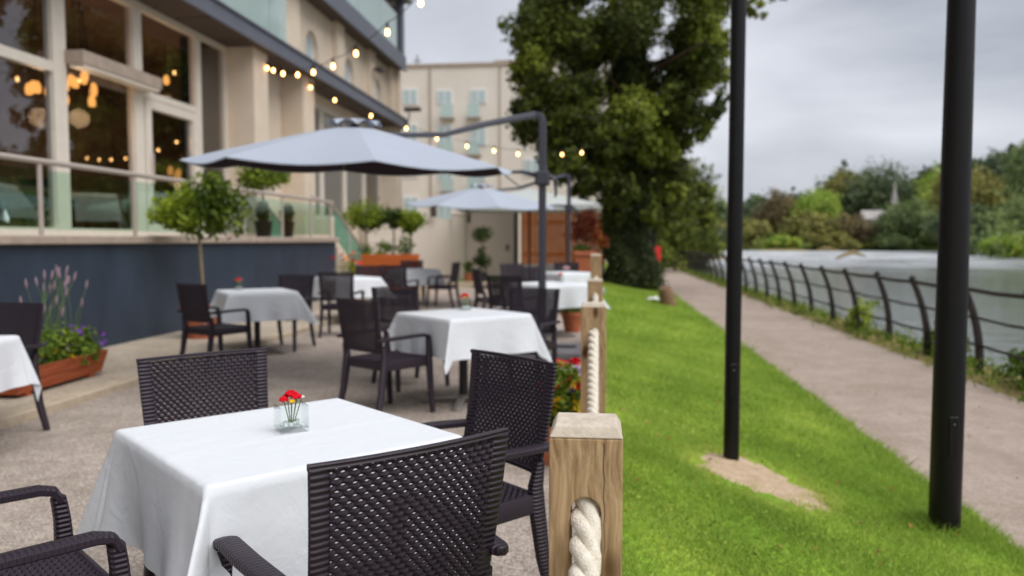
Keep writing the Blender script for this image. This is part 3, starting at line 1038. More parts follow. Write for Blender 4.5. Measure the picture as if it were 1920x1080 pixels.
# islet and a stranded log on the weir
def islet(u, v):
    a = u * 2 * PI
    return (47.5 + math.cos(a) * 9 * v, 211 + math.sin(a) * 5 * v, -1.75 + .95 * (1 - v * v) + .12 * math.sin(a * 5) * v)
struct(MB().grid(islet, 24, 5).build('islet', M['verge'], smooth=True))
lg = MB().sweep([(34.6, 121, -1.3), (36.2, 122, -.75), (37.5, 122.5, -.45), (39.4, 123, -1.05)], [.14, .3, .32, .12], 8).build('driftwood_log', M['log'], smooth=True)
tag(lg, 'bent driftwood log stranded on the river weir', 'log')
lg = MB().sweep([(-2.6, 0, -.2), (0, 0, .5), (3.0, .4, -.1)], [.3, .5, .25], 8).build('driftwood_pile', M['log'], smooth=True)
lg.location = (56.5, 206.5, -1.2)
tag(lg, 'tan driftwood heap beside the bushy islet', 'driftwood')

# ------------------------------------------------------------------ riverside railing
rl = thing('riverside_railing', 'black iron railing with curved posts between path and river', 'railing', (4.66, 0, -.31))
def rail_post():
    pts, sz = [], []
    for k in range(9):
        t = k / 8
        pts.append((-.22 * t ** 2.2 + .03 * math.sin(PI * t), 0, -.15 + 1.25 * t))
        sz.append((.026, .056 - .018 * t))
    return MB().sweep(pts, sz, 10, up=(1, 0, 0), power=4).lathe([(.02, -.03), (.042, -.02), (.046, .02), (.025, .055)], (-.22, 0, 1.1), 8)
p0 = rail_post().build('post', M['rail_iron'], rl, smooth='auto')
p0.location = (0, 4.1, 0)
for k in range(1, 38):
    p = p0.copy(); C.objects.link(p); p.parent = rl; p.location = (random.uniform(-.01, .01), 4.1 + 1.55 * k, 0)
    p.rotation_euler = (random.uniform(-.02, .02), random.uniform(-.02, .02), 0)
for z, dx, r_ in ((1.07, -.215, .027), (.72, -.085, .017), (.37, -.0, .017)):
    pts = [(dx, 2.5 + .775 * i, z - (.014 if i % 2 else 0)) for i in range(77)]
    MB().sweep(pts, r_, 8).build('rail', M['rail_iron'], rl, smooth='auto')

# weeds on the verge
def weeds():
    cs, ns, ts, sz = [], [], [], []
    for k in range(1500):
        y = 4 + 40 * random.random() ** 1.5
        x = random.choice((4.45, 4.75, 4.9)) + random.gauss(0, .1)
        n = random.randint(5, 13)
        hgt = random.uniform(.05, .20) * (2.0 if random.random() < .12 else 1)
        tb = random.random()
        for _ in range(n):
            cs.append((x + random.gauss(0, .06), y + random.gauss(0, .07), -.3 + random.random() * hgt))
            ns.append((random.gauss(0, 1), random.gauss(0, 1), .4)); ts.append(tb + random.gauss(0, .15)); sz.append(random.uniform(.035, .085))
    o = leaf_object('verge_weeds', np.array(cs), np.array(ns), np.array(sz), np.array(ts), M['leaf_bed'], None, .35)
    tag(o, 'low mixed weeds along the foot of the river railing', 'weeds', kind='stuff')
weeds()
def shrub(name, label, loc, blobs, leaves, leaf, m, cat='plant', group=None, aspect=.55, stems=4):
    t = thing(name, label, cat, loc, 0, group)
    for k in range(stems):
        b = blobs[k % len(blobs)]
        MB().sweep([(b[0] * .1, b[1] * .1, -.02), (b[0] * .6, b[1] * .6, b[2] * .6), (b[0], b[1], b[2])], [.008, .006, .003], 5).build('stem', M['stem'], t)
    c, nn, tt = clumps(blobs, leaves, .25, .4, sub=8, subr=.4)
    leaf_object('foliage', c, nn, leaf * (.6 + .8 * rng.random(len(c))), tt, m, t, aspect)
    return t
shrub('verge_plant', 'yellow leaved weed by the railing, middle of the three', (4.78, 15.0, -.3), [(0, 0, .35, .22, .3, .3, .85), (.05, .4, .25, .2, .25, .2, .8)], 330, .085, M['leaf_topi'], group='tall weeds at the railing')
shrub('verge_plant', 'dark green leafy weed behind the thick pole by the railing', (4.85, 11.6, -.3), [(0, 0, .28, .2, .45, .25, .4), (0, .5, .2, .2, .3, .2, .5)], 500, .08, M['leaf_bed'], group='tall weeds at the railing')
shrub('verge_plant', 'broad leaved weed under the railing at the right edge', (4.85, 9.4, -.3), [(0, 0, .26, .25, .5, .25, .4), (.05, -.4, .3, .2, .3, .3, .6)], 420, .12, M['leaf_bed'], group='tall weeds at the railing')

# ------------------------------------------------------------------ black lamp poles
def pole(label, x, y, r0, r1, h):
    z = lawn_z(x, y)
    t = thing('lamp_pole', label, 'pole', (x, y, z), 0, 'black poles on the lawn')
    MB().lathe([(r0, -.3), (r0, .02), (r0 * .99, .9), ((r0 + r1) / 2, h * .5), (r1, h), (r1 * .6, h + .02)], n=24).build('shaft', M['pole_paint'], t, smooth='auto')
    MB().lathe([(r1 * 1.3, h + .0), (r1 * 1.4, h + .05), (r1 * .5, h + .12), (.01, h + .2)], n=16).build('finial', M['pole_paint'], t, smooth='auto')
    d = MB().cbox((0, -r0 * .9, .55), (.05, .02, .22), .004).build('access_door', M['pole_paint'], t)
    MB().lathe([(.004, 0), (.004, .006)], (0, 0, 0), 8, Matrix.Translation((0, -r0 * .9 - .009, .62)) @ Matrix.Rotation(R(90), 4, 'X')).build('screw', M['metal_base'], d)
    return t
pole('slim black pole rising from the bare sandy patch', .90, 5.42, .052, .046, 5.4)
pole('thick black pole at the right with tall grass round its foot', 1.93, 4.60, .082, .058, 5.6)

# ------------------------------------------------------------------ rope posts
def rope_post(label, y, h=.99, w=.142, x=-.02):
    t = thing('rope_post', label, 'post', (x, y, 0), 0, 'timber rope posts beside the lawn')
    hw = w / 2
    a0, aw = .52, .030
    hole = [(-aw, a0)] + [(aw * math.cos(PI - PI * k / 8), .822 + aw * math.sin(PI * k / 8)) for k in range(9)] + [(aw, a0)]
    outer = [(-hw, -.15), (hw, -.15), (hw, h - .023), (-hw, h - .023)]
    s = MB().prism([outer, hole[::-1]], lambda a, b, q: (a, q, b), -hw, hw)
    o = s.build('shaft', M['post_wood'], t)
    bv = o.modifiers.new('bevel', 'BEVEL'); bv.width = .003; bv.segments = 2; bv.limit_method = 'ANGLE'; bv.angle_limit = R(60)
    k = .011
    e = .0006
    vv = [(-hw - e, -hw - e, h - .022), (hw + e, -hw - e, h - .022), (hw + e, hw + e, h - .022), (-hw - e, hw + e, h - .022),
          (-hw + k, -hw + k, h), (hw - k, -hw + k, h), (hw - k, hw - k, h), (-hw + k, hw - k, h)]
    o = MB().add(vv, [(0, 1, 5, 4), (1, 2, 6, 5), (2, 3, 7, 6), (3, 0, 4, 7), (4, 5, 6, 7), (3, 2, 1, 0)]).build('chamfered_top', M['post_top'], t)
    bv = o.modifiers.new('bevel', 'BEVEL'); bv.width = .003; bv.segments = 2
    # drying check running down from the top
    pts = [(.034 + .0016 * math.sin(k * 1.9) + .001 * k * .3, -hw - .0006, h - .03 - .018 * k) for k in range(13)]
    MB().sweep(pts, [(.0010 - .00006 * k, .0005) for k in range(13)], 6, up=(0, 1, 0)).build('crack', M['dark_frame'], t)
    return t
rope_post('nearest timber rope post, large and sharp, with rope in its slot', 1.60)
rope_post('second timber rope post from the camera, beside the flower box', 4.62)
rope_post('third timber rope post, partly hidden behind the second', 7.48)
rope_post('tallest and farthest timber rope post near the terracotta pot', 10.5, h=1.17)
def rope(label, y0, y1, z=.915, sag=.70, rad=.029):
    t = thing('rope', label, 'rope', (-.02, y0, 0), 0, 'thick ropes between the timber posts')
    n = 260
    Ln = y1 - y0
    for s in range(3):
        pts = []
        for i in range(n + 1):
            u = i / n
            y = Ln * u
            zz = z - sag * 4 * u * (1 - u)
            a = 2 * PI * s / 3 + y * 2 * PI / .12
            pts.append((math.cos(a) * rad * .54, y, zz + math.sin(a) * rad * .54))
        MB().sweep(pts, rad * .56, 8).build('strand', M['rope'], t, smooth=True)
rope('thick pale rope hanging from the nearest post towards the camera', -1.4, 1.66, z=.935, sag=.85)
rope('thick pale rope from the nearest post to the second post', 1.66, 4.66)
rope('thick pale rope between second and third posts', 4.66, 7.5)
rope('thick pale rope between third and farthest posts', 7.5, 10.5)


# ================================================================== hotel building
FZ = 1.38                                  # terrace floor height
tw = thing('terrace_wall', 'navy blue painted retaining wall with stone coping under the terrace', 'wall', (-5.86, 0, 0))
MB().bb(-.3, 0, -4, 17.5, .0, 1.30).build('wall', M['navy'], tw)
MB().cbox((-.13, 6.75, 1.352), (.42, 21.6, .10), .012).build('coping', M['coping'], tw)
MB().bb(-2.6, -.32, -4, 17.5, 1.2, FZ - .01).build('deck', M['coping'], tw)
MB().bb(-1.75, -.31, 17.3, 17.49, .0, 1.2).build('end_wall', M['render'], tw)

bal = thing('glass_balustrade', 'glass balustrade with pale metal handrail along the terrace edge', 'balustrade', (-5.92, 0, 1.40))
ys = [-3.6, -1.2, 1.0, 3.0, 5.0, 6.5, 8.0, 9.75, 11.4, 12.95, 14.6, 16.1, 17.35]
for y in ys:
    MB().cbox((0, y, .38), (.035, .05, .76), .006).build('post', M['rail_metal'], bal)
for a, b in zip(ys[:-1], ys[1:]):
    MB().bb(-.006, .006, a + .06, b - .06, .06, .70).build('glass_panel', M['balglass'], bal)
MB().sweep([(0, -4, .79), (0, 17.5, .79)], (.032, .032), 12).build('handrail', M['rail_metal'], bal, smooth='auto')
# stair with its handrail going down towards the yard
st = thing('terrace_stair', 'stone steps with a pale sloping handrail at the terrace end', 'stairs', (-5.9, 17.5, 0))
for k in range(8):
    MB().bb(-1.6, 0, .30 * k + .002, .30 * (k + 1), 0, 1.36 - .165 * (k + 1) + .0).build('step', M['plinth'], st)
for xx in (-.02, -1.55):
    MB().sweep([(xx, -1.3, 2.24), (xx, -.1, 2.16), (xx, 2.5, 1.0)], (.03, .035), 10).build('handrail', M['rail_metal'], st, smooth='auto')
    for yy, zz in ((1.2, 1.56), (2.45, 1.02)):
        MB().sweep([(xx, yy, .0), (xx, yy, zz)], .02, 8).build('baluster', M['rail_metal'], st)
    MB().prism([[(.1, 1.45), (.1, 2.03), (2.4, .98), (2.4, .3)]], lambda a, b, q: (q, a, b), xx - .006, xx + .006).build('glass_panel', M['stairglass'], st)

bd = thing('hotel_building', 'beige hotel with glazed ground floor, slate canopy and upper balcony', 'building', (0, 0, 0))
WX = -7.5
HEAD = 5.24
# ground floor piers, lintel and walls behind
def bpart(name, m, *boxes):
    mb = MB()
    for b in boxes:
        mb.bb(*b)
    return mb.build(name, m, bd)
bpart('column', M['render'], (-7.62, -6.92, 15.72, 16.42, FZ - .1, HEAD))
bpart('column', M['render'], (-7.62, -6.92, 18.45, 19.2, 0.0, HEAD))
bpart('column', M['render'], (-7.62, -6.92, 27.2, 28.0, 0.0, HEAD))
bpart('wall', M['render'], (-7.58, -7.46, 16.43, 18.44, FZ - .1, HEAD))
bpart('wall', M['render'], (-7.58, -7.46, 19.21, 27.19, .0, 1.9))
bpart('wall', M['render'], (-7.62, -7.48, -6, 2.0, 0, HEAD))
bpart('end_wall', M['render'], (-19, -7.0, 28.01, 28.25, 0, 9.6))
bpart('canopy', M['soffit'], (-7.6, -6.72, -6, 27.9, HEAD + .005, HEAD + .22))
for k in range(15):
    bpart('soffit_joint', M['dark_frame'], (-7.45, -6.74, 4.0 + 1.6 * k, 4.03 + 1.6 * k, HEAD - .006, HEAD + .004))
fs = bpart('fascia', M['fascia'], (-6.719, -6.66, -6, 27.95, HEAD - .02, HEAD + .27))
MB().bb(-6.74, -6.62, -6, 27.97, HEAD + .272, HEAD + .31).build('drip_trim', M['fascia'], fs)
# interior shell
bpart('interior_wall', M['interior'], (-11.2, -11.0, -6, 28, FZ - .2, HEAD + .2))
bpart('interior_floor', M['interior_floor'], (-10.99, -7.62, -6, 28, FZ - .25, FZ - .03))
bpart('interior_ceiling', M['interior'], (-10.99, -7.62, -6, 28, HEAD + .01, HEAD + .2))
bpart('interior_partition', M['interior'], (-10.98, -7.66, 17.3, 17.45, FZ, HEAD))
M['curtain'] = mat('navy_curtain', (.010, .014, .022), .9)
bpart('curtain', M['curtain'], (-7.95, -7.9, 14.75, 17.25, FZ, HEAD - .02))
# windows: each a part with its frame and panes
def window(y0, y1, z0, z1, fw=.075, trans=(), bars=(), x=WX, pm='pane', fm='frame', dep=.11, frame_sub=True):
    w = MB()
    w.bb(x - dep, x + .02, y0, y0 + fw, z0, z1)
    w.bb(x - dep, x + .02, y1 - fw, y1, z0, z1)
    w.bb(x - dep, x + .017, y0 + fw, y1 - fw, z1 - fw, z1)
    w.bb(x - dep, x + .017, y0 + fw, y1 - fw, z0, z0 + fw)
    o = w.build('window', M[fm], bd)
    zs = [z0 + fw] + [t for t in trans] + [z1 - fw]
    ysb = [y0 + fw] + [b for b in bars] + [y1 - fw]
    for t in trans:
        MB().bb(x - dep + .004, x + .012, y0 + fw + .001, y1 - fw - .001, t - fw * .5, t + fw * .5).build('transom', M[fm], o)
    for b in bars:
        MB().bb(x - dep + .004, x + .009, b - fw * .5, b + fw * .5, z0 + fw + .001, z1 - fw - .001).build('mullion', M[fm], o)
    for i in range(len(zs) - 1):
        for j in range(len(ysb) - 1):
            MB().bb(x - .050, x - .043, ysb[j] + .01, ysb[j + 1] - .01, zs[i] + .01, zs[i + 1] - .01).build('pane', M[pm], o)
    return o
F0 = FZ + .0
window(2.0, 4.2, F0, HEAD, .13, trans=(3.74,))
window(4.2, 6.4, F0, HEAD, .13, trans=(3.74,))
window(6.4, 8.45, F0, HEAD, .13, trans=(3.74,))
window(8.45, 10.60, F0, HEAD, .14, trans=(3.74,))
window(10.60, 12.55, F0, HEAD, .14, trans=(3.95,))
dr = window(12.55, 14.55, F0, HEAD, .11, trans=(3.78,))
lf = MB().bb(WX - .06, WX + .045, 12.68, 12.86, F0 + .05, 3.70).bb(WX - .06, WX + .045, 14.26, 14.43, F0 + .05, 3.70).bb(WX - .06, WX + .044, 12.86, 14.26, 3.55, 3.70).bb(WX - .06, WX + .044, 12.86, 14.26, F0 + .05, F0 + .25).build('door', M['frame'], bd)
MB().sweep([(WX + .09, 12.80, 2.3), (WX + .09, 12.80, 2.8)], .015, 8).build('handle', M['rail_metal'], lf)
MB().bb(WX - .03, WX - .02, 12.87, 14.25, F0 + .26, 3.54).build('pane', M['pane'], lf)
window(14.55, 15.71, F0, HEAD, .09)
aw = bpart('awning_box', M['coping'], (WX + .03, WX + .30, 10.70, 12.75, 3.84, 4.02))
MB().bb(WX + .06, WX + .28, 10.74, 12.71, 3.79, 3.838).build('awning_bar', M['frame'], aw)
for a, b in ((19.22, 21.3), (21.3, 23.3), (23.3, 25.3), (25.3, 27.18)):
    window(a, b, 1.9, HEAD - .25, .13, trans=(3.9,))
bpart('lintel', M['render'], (-7.58, -7.46, 19.21, 27.19, HEAD - .249, HEAD))
# first floor wall with arched openings
UX = -7.3
def arch_loop(yc, w, z0, zs_):
    return [(yc - w, z0)] + [(yc + w * math.cos(PI - PI * k / 12), zs_ + w * math.sin(PI * k / 12)) for k in range(13)] + [(yc + w, z0)]
Z1, Z2 = HEAD + .24, 7.35
def upper_wall(y0, y1, arches):
    mb = MB().prism([[(y0, Z1), (y1, Z1), (y1, Z2), (y0, Z2)]] + [arch_loop(a, .47, Z1 + .28, 6.22)[::-1] for a in arches], lambda a, b, q: (q, a, b), UX - .3, UX)
    mb.build('upper_wall', M['render'], bd)
    for a in arches:
        lp = arch_loop(a, .46, Z1 + .29, 6.22)
        o = MB().prism([lp, arch_loop(a, .39, Z1 + .36, 6.22)[::-1]], lambda p, q, r: (r, p, q), UX - .22, UX - .12).build('arched_window', M['white'], bd)
        MB().prism([arch_loop(a, .388, Z1 + .362, 6.22)], lambda p, q, r: (r, p, q), UX - .18, UX - .17).build('pane', M['farpane2'], o)
upper_wall(17.6, 28.0, (20.15, 23.25, 26.3))
bpart('upper_wall', M['render'], (UX - 1.4, UX - 1.1, -6, 17.6, Z1, Z2 + 3))
for y0, y1 in ((17.6, 18.9), (21.7, 22.35), (24.95, 25.55), (27.55, 28.0)):
    bpart('pilaster', M['render'], (UX - .02, UX + .16, y0, y1, Z1, Z2))
for a in (13.0, 15.2, 17.4):
    pass
for a, b in ((-6, -2), (-2, 2), (2, 6), (6, 9.5), (9.5, 12.0), (12.0, 14.3), (14.3, 16.6), (16.6, 17.55)):
    bpart('balcony_glass', M['pane_up'], (-6.96, -6.94, a + .02, b - .02, Z1 + .06, Z1 + 1.35))
bpart('balcony_soffit', M['soffit'], (UX - .3, -6.84, -6, 28.15, Z2 + .002, Z2 + .1))
uf = bpart('upper_fascia', M['fascia'], (-6.839, -6.78, -6, 28.2, Z2 - .05, Z2 + .46))
for a, b in ((16.0, 18.3), (18.3, 20.6), (20.6, 22.9), (22.9, 25.2), (25.2, 27.4)):
    bpart('balcony_glass', M['pane_up'], (-6.93, -6.91, a + .02, b - .02, Z2 + .47, Z2 + 1.75))
bpart('corner_post', M['fascia'], (-7.05, -6.84, 27.85, 28.2, Z2 + .47, 12))
bpart('roof_band', M['fascia'], (-9.5, -6.6, -6, 28.4, Z2 + 2.35, Z2 + 4.2))
bpart('upper_wall', M['frame'], (-9.5, -9.3, -6, 28, Z2 + .1, Z2 + 2.34))
bpart('floor_slab', M['soffit'], (-9.4, UX - .302, -6, 28, Z2 + .003, Z2 + .09))
cl = thing('security_camera', 'small dark camera on a bracket at the canopy corner', 'camera', (-6.55, 27.6, HEAD + .30))
MB().cbox((.12, 0, .34), (.6, .14, .14), .02).build('housing', M['dark_frame'], cl)
MB().sweep([(0, 0, 0), (0, 0, .28)], .025, 8).build('bracket', M['dark_frame'], cl)
fl = thing('floodlight', 'small dark floodlight on the upper wall between arched windows', 'light', (-7.08, 25.2, 6.75))
MB().cbox((.16, 0, 0), (.26, .36, .12), .02).build('housing', M['dark_frame'], fl)
MB().sweep([(-.06, 0, 0), (.1, 0, .02)], .03, 8).build('bracket', M['dark_frame'], fl)

# ------------------------------------------------------------------ far apartment building
ap = thing('apartment_block', 'pale beige apartment block with small green-tinted windows behind the canopy', 'building', (0, 50, 0))
MB().bb(-22, 3, 0, 12, -.5, 12.15).build('wall', M['render2'], ap)
MB().bb(-22.1, 3.1, -.1, 12.1, 12.152, 12.35).build('parapet', M['coping'], ap)
MB().bb(-6.6, -1, 1, 8, 12.36, 12.7).build('roof_step', M['coping'], ap)
MB().sweep([(-10.5, -.06, 0), (-10.5, -.06, 12.1)], .06, 8).build('downpipe', M['coping'], ap)
MB().sweep([(-6.1, -.06, 0), (-6.1, -.06, 12.1)], .04, 8).build('downpipe', M['coping'], ap)
MB().sweep([(-12, 3, 12.3), (-12, 3, 13.6)], .05, 6).bb(-12.3, -11.7, 2.97, 3.03, 13.2, 13.25).build('aerial', M['dark_frame'], ap)
def far_window(x0, x1, z0, z1, jul=False):
    w = MB().bb(x0, x1, -.07, .05, z0, z1).build('window', M['white'], ap)
    xm = (x0 + x1) / 2
    MB().bb(x0 + .07, xm - .04, -.085, -.06, z0 + .08, z1 - .08).build('pane', M['farpane'], w)
    MB().bb(xm + .04, x1 - .07, -.085, -.06, z0 + .08, z1 - .08).build('pane', M['farpane'], w)
    if jul:
        b = MB().bb(x0 - .1, x1 + .1, -.45, -.1, z0 - .12, z0 - .02).build('balcony', M['stone_far'], ap)
        MB().bb(x0 - .06, x1 + .06, -.42, -.40, z0, z0 + .95).build('balcony_glass', M['pane_up'], b)
for r_, (zt, zb) in enumerate(((10.85, 9.85), (8.65, 7.55), (6.4, 5.3), (4.1, 3.0))):
    far_window(-12.25, -11.3, zb, zt)
    far_window(-10.05, -9.1, zb if r_ == 0 else zb - .3, zt - .12)
    far_window(-7.95, -6.95, zb if r_ == 0 else zb - .3, zt - .12)
    far_window(-4.6, -3.6, zb, zt)
    far_window(-14.6, -13.6, zb, zt)
    for x0 in (-9.75, -8.1):
        b = MB().bb(x0 - .08, x0 + .83, -.5, -.02, zb - .95, zb - .85).build('balcony', M['stone_far'], ap)
        MB().bb(x0, x0 + .75, -.48, -.46, zb - .85, zb - .08).build('balcony_glass', M['pane_up'], b)

# ------------------------------------------------------------------ back of the yard
bw = thing('yard_wall', 'cream rendered garden wall with a square pier behind the tables', 'wall', (0, 24.4, 0))
MB().bb(-7.2, -4.45, 0, .22, 0, 2.0).build('wall', M['render2'], bw)
MB().bb(-4.448, -4.05, -.08, .30, 0, 2.12).build('pier', M['render2'], bw)
MB().cbox((-4.25, .11, 2.16), (.48, .46, .07), .01).build('pier_cap', M['render2'], bw)
for lb, x, z in (('dark wall lantern left of the garden wall pier', -5.0, 2.12), ('dark wall lantern on the grey panel beside the pier', -4.35, 2.0)):
    t = thing('wall_lantern', lb, 'lantern', (x, 24.3 if x < -4.9 else 26.9, z), 0, 'dark wall lanterns')
    MB().cbox((0, -.09, .12), (.16, .14, .38), .015).build('housing', M['dark_frame'], t)
    MB().bb(-.03, .03, -.02, .1, .05, .12).build('bracket', M['dark_frame'], t)
gp = thing('service_door', 'grey-beige service door panel in a dark frame behind the yard', 'door', (0, 27.2, 0))
MB().bb(-4.55, -2.86, 0, .12, 0, 2.34).build('panel', M['grey_panel'], gp)
MB().bb(-4.60, -2.66, -.04, .14, 2.342, 2.44).bb(-2.84, -2.70, -.04, .14, 0, 2.338).build('frame', M['dark_frame'], gp)
MB().bb(-3.1, -3.02, -.05, -.002, 1.0, 1.2).build('handle', M['dark_frame'], gp)
fn = thing('timber_fence', 'orange stained vertical board fence on a low pale wall', 'fence', (0, 27.6, 0))
x = -2.64
kf = 0
while x < .2:
    w = .145
    MB().cbox((x + w / 2, random.uniform(-.008, .008), 1.42 + random.uniform(-.012, .012)), (w - .012, .022, 1.78), .004).build('board', M['orange_wood'], fn)
    x += w
MB().bb(-2.64, .24, .03, .08, .8, .9).bb(-2.64, .24, .03, .08, 1.9, 2.0).build('rail', M['orange_wood'], fn)
MB().bb(-2.66, .26, -.06, .2, 0, .52).build('base_wall', M['render2'], fn)
struct(MB().bb(-4.24, -2.4, 22.6, 26.8, 0, .14).build('raised_bed', M['lawn']))
struct(MB().cbox((-3.3, 22.53, .06), (1.9, .13, .2), .01).build('bed_kerb', M['kerb']))

# ------------------------------------------------------------------ main tree, ivy clad
tr = thing('ivy_tree', 'tall broadleaf tree with ivy covered trunk beside the path', 'tree', (1.0, 26.5, -.12))
tk = [(0, 0, -.3), (.05, 0, 1.2), (.0, .1, 3), (.15, 0, 5), (.1, .1, 7.5), (.2, 0, 10), (.1, 0, 12.5)]
MB().sweep(tk, [.55, .48, .42, .36, .28, .2, .1], 14).build('trunk', M['bark'], tr, smooth=True)
q = random.Random(21)
for k in range(14):
    a = 2 * PI * k / 14 * 2.4
    z0 = 3.2 + .62 * k
    ln = q.uniform(2.0, 3.6)
    MB().sweep([(.08, .05, z0), (math.cos(a) * ln * .5, math.sin(a) * ln * .5, z0 + .55), (math.cos(a) * ln, math.sin(a) * ln, z0 + .9)], [.11, .07, .025], 7).build('limb', M['bark'], tr, smooth=True)
bl = []
# (x offset, z, half width): irregular outline with bays where the sky shows
OUT = [(-2.6, 4.5, .8), (-3.1, 5.5, .9), (-3.0, 6.7, 1.0), (-3.0, 7.9, 1.1), (-2.4, 9.0, 1.2), (-1.4, 4.6, 1.0), (-1.7, 6.2, 1.2), (-1.6, 7.8, 1.2),
       (0.0, 5.0, 1.2), (.2, 6.6, 1.3), (0, 8.2, 1.4), (1.4, 5.6, 1.0), (1.7, 7.0, 1.1), (2.2, 8.3, 1.2), (2.35, 6.5, .8), (2.5, 7.5, .9), (1.9, 4.7, .55), (2.25, 5.4, .6),
       (-1.5, 10.2, 1.4), (.4, 10.4, 1.6), (2.3, 10.0, 1.4), (3.9, 9.6, .7), (4.5, 9.2, .5), (0.2, 12, 1.6), (-2.6, 10.6, 1.1), (1.3, 3.4, .75), (-.9, 3.6, .9), (1.7, 2.8, .55), (-.2, 3.0, .9), (-1.4, 3.2, .6), (3.4, 10.9, 1.0), (-2.3, 3.9, .7), (-1.8, 3.9, .8), (-.6, 4.4, 1.1), (.8, 4.4, 1.0), (1.0, 5.4, 1.1), (.9, 2.4, .7), (-.4, 2.4, .7), (-2.0, 5.4, 1.1)]
for (x, z, r_) in OUT:
    for s in range(3):
        y = q.uniform(-1, 1) * 2.2
        bl.append((x + q.gauss(0, .15), y, z + q.gauss(0, .15), r_ * .72, r_ * .85, r_ * .62, q.choice((.12, .25, .3, .4, .42, .75))))
c, nn, tt = clumps(bl, 125000, .30, .5, tint_clump=.2, sub=26, subr=.33)
leaf_object('crown', c, nn, .145 * (.6 + .8 * rng.random(len(c))), tt, M['leaf_tree'], tr, .75)
# ivy sleeve
N = 24000
a = rng.uniform(0, 2 * PI, N); z = rng.uniform(0, 1, N) ** .85 * 8.5
rad = (.62 + .10 * np.sin(a * 3 + z * 2.1) + .10 * np.sin(z * 3.3 + a) + .12 * rng.random(N)) * (1.12 - .05 * z) + .16 * np.exp(-z * 2.5)
cv = np.stack([np.cos(a) * rad, np.sin(a) * rad, z], 1)
nv = np.stack([np.cos(a), np.sin(a), np.full(N, .35)], 1) + rng.normal(size=(N, 3)) * .4
leaf_object('ivy', cv, nv, .12 * (.6 + .8 * rng.random(N)), .35 + .2 * np.sin(a * 5 + z * 4) + .18 * rng.normal(size=N), M['leaf_ivy'], tr, .85)
shrub('tree_foot_shrub', 'dark shrub at the foot of the ivy covered tree', (1.65, 25.3, -.25), [(0, 0, .35, .5, .5, .4, .3), (-.5, .2, .3, .5, .5, .35, .3)], 1800, .10, M['leaf_ivy'], cat='shrub')

def near_tree(name, label, x, y, z, r, h, m, leaves, leaf, seed, low=.12):
    q = random.Random(seed)
    t = thing(name, label, 'tree', (x, y, z), 0, 'trees where the path disappears')
    MB().sweep([(0, 0, -.4), (.1, 0, h * .35), (0, .15, h * .75)], [r * .08, r * .06, r * .02], 8).build('trunk', M['bark'], t, smooth=True)
    bl = []
    for k in range(16):
        a = q.random() * 2 * PI
        zz = h * (low + (.9 - low) * q.random())
        rr = r * .75 * math.sqrt(max(.05, 1 - ((zz / h - .4) / .62) ** 2)) * q.uniform(.3, 1)
        bl.append((math.cos(a) * rr, math.sin(a) * rr, zz, r * .38, r * .38, h * .13, .2 + .5 * q.random()))
    c, nn, tt = clumps(bl, leaves, .4, .5, sub=14, subr=.4)
    leaf_object('crown', c, nn, leaf * (.6 + .8 * rng.random(len(c))), tt, m, t, .75)
near_tree('bank_tree', 'dark green tree just right of the ivy trunk, over the path', 2.6, 42, -.4, 2.6, 6.8, M['leaf_tree'], 9000, .20, 1)
near_tree('bank_tree', 'dark tree sloping down to the water beyond the path', 6.9, 66, -.4, 3.4, 7.2, M['leaf_tree'], 9000, .26, 2, .05)
near_tree('bank_tree', 'lower dark tree at the bank tip where the river begins', 10.2, 78, -.4, 3.0, 5.0, M['leaf_far_dark'], 7000, .28, 3, .05)
near_tree('bank_tree', 'yellow-green tree behind the red lifebuoy post', 3.6, 62, -.4, 3.4, 3.6, M['leaf_far_olive'], 6000, .24, 4, .05)
near_tree('bank_tree', 'tall dark tree behind the crown of the ivy tree', 4.4, 58, -.4, 3.6, 9.6, M['leaf_tree'], 9000, .25, 5)
near_tree('bank_tree', 'dark tree left of the path end behind the ivy trunk', -.6, 56, -.4, 3.2, 6, M['leaf_tree'], 7000, .24, 6, .05)

# lifebuoy on its post
lb = thing('lifebuoy_post', 'black post holding a red lifebuoy beside the path', 'lifebuoy', (1.93, 28.2, -.28))
MB().lathe([(.07, 0), (.07, 2.0), (.05, 2.05)], n=12).build('post', M['pole_paint'], lb, smooth='auto')
pts = [(.10 + .10 * math.cos(2 * PI * k / 20), -.12 + .17 * math.cos(2 * PI * k / 20), 1.15 + .20 * math.sin(2 * PI * k / 20)) for k in range(20)]
MB().sweep(pts, (.05, .05), 8, up=(0, 1, 0), closed=True).build('ring', M['red'], lb, smooth=True)
MB().cbox((.14, -.09, 1.15), (.05, .42, .52), .02, R(-30)).build('backboard', M['red'], lb)
sp = MB().lathe([(.20, 0), (.19, .12), (.165, .38), (.15, .46), (.06, .47)], (0, 0, 0), 14).build('tree_stump', M['brownbox'], smooth='auto')
sp.location = (1.72, 19.6, -.24); sp.rotation_euler = (R(8), R(-14), 0)
tag(sp, 'brown weathered stump leaning at the grass edge of the path', 'stump')
wp = MB().grid(lambda u, v: ((u - .5) * .36, (v - .5) * .3, .03 + .05 * math.sin(u * 7) * math.sin(v * 6) + .04 * math.sin(u * PI)), 10, 8).build('paper_litter', M['white'], smooth=True)
wp.location = (1.40, 20.2, -.17)
sm = wp.modifiers.new('solid', 'SOLIDIFY'); sm.thickness = .01
tag(wp, 'small white scrap of paper lying on the lawn', 'litter')


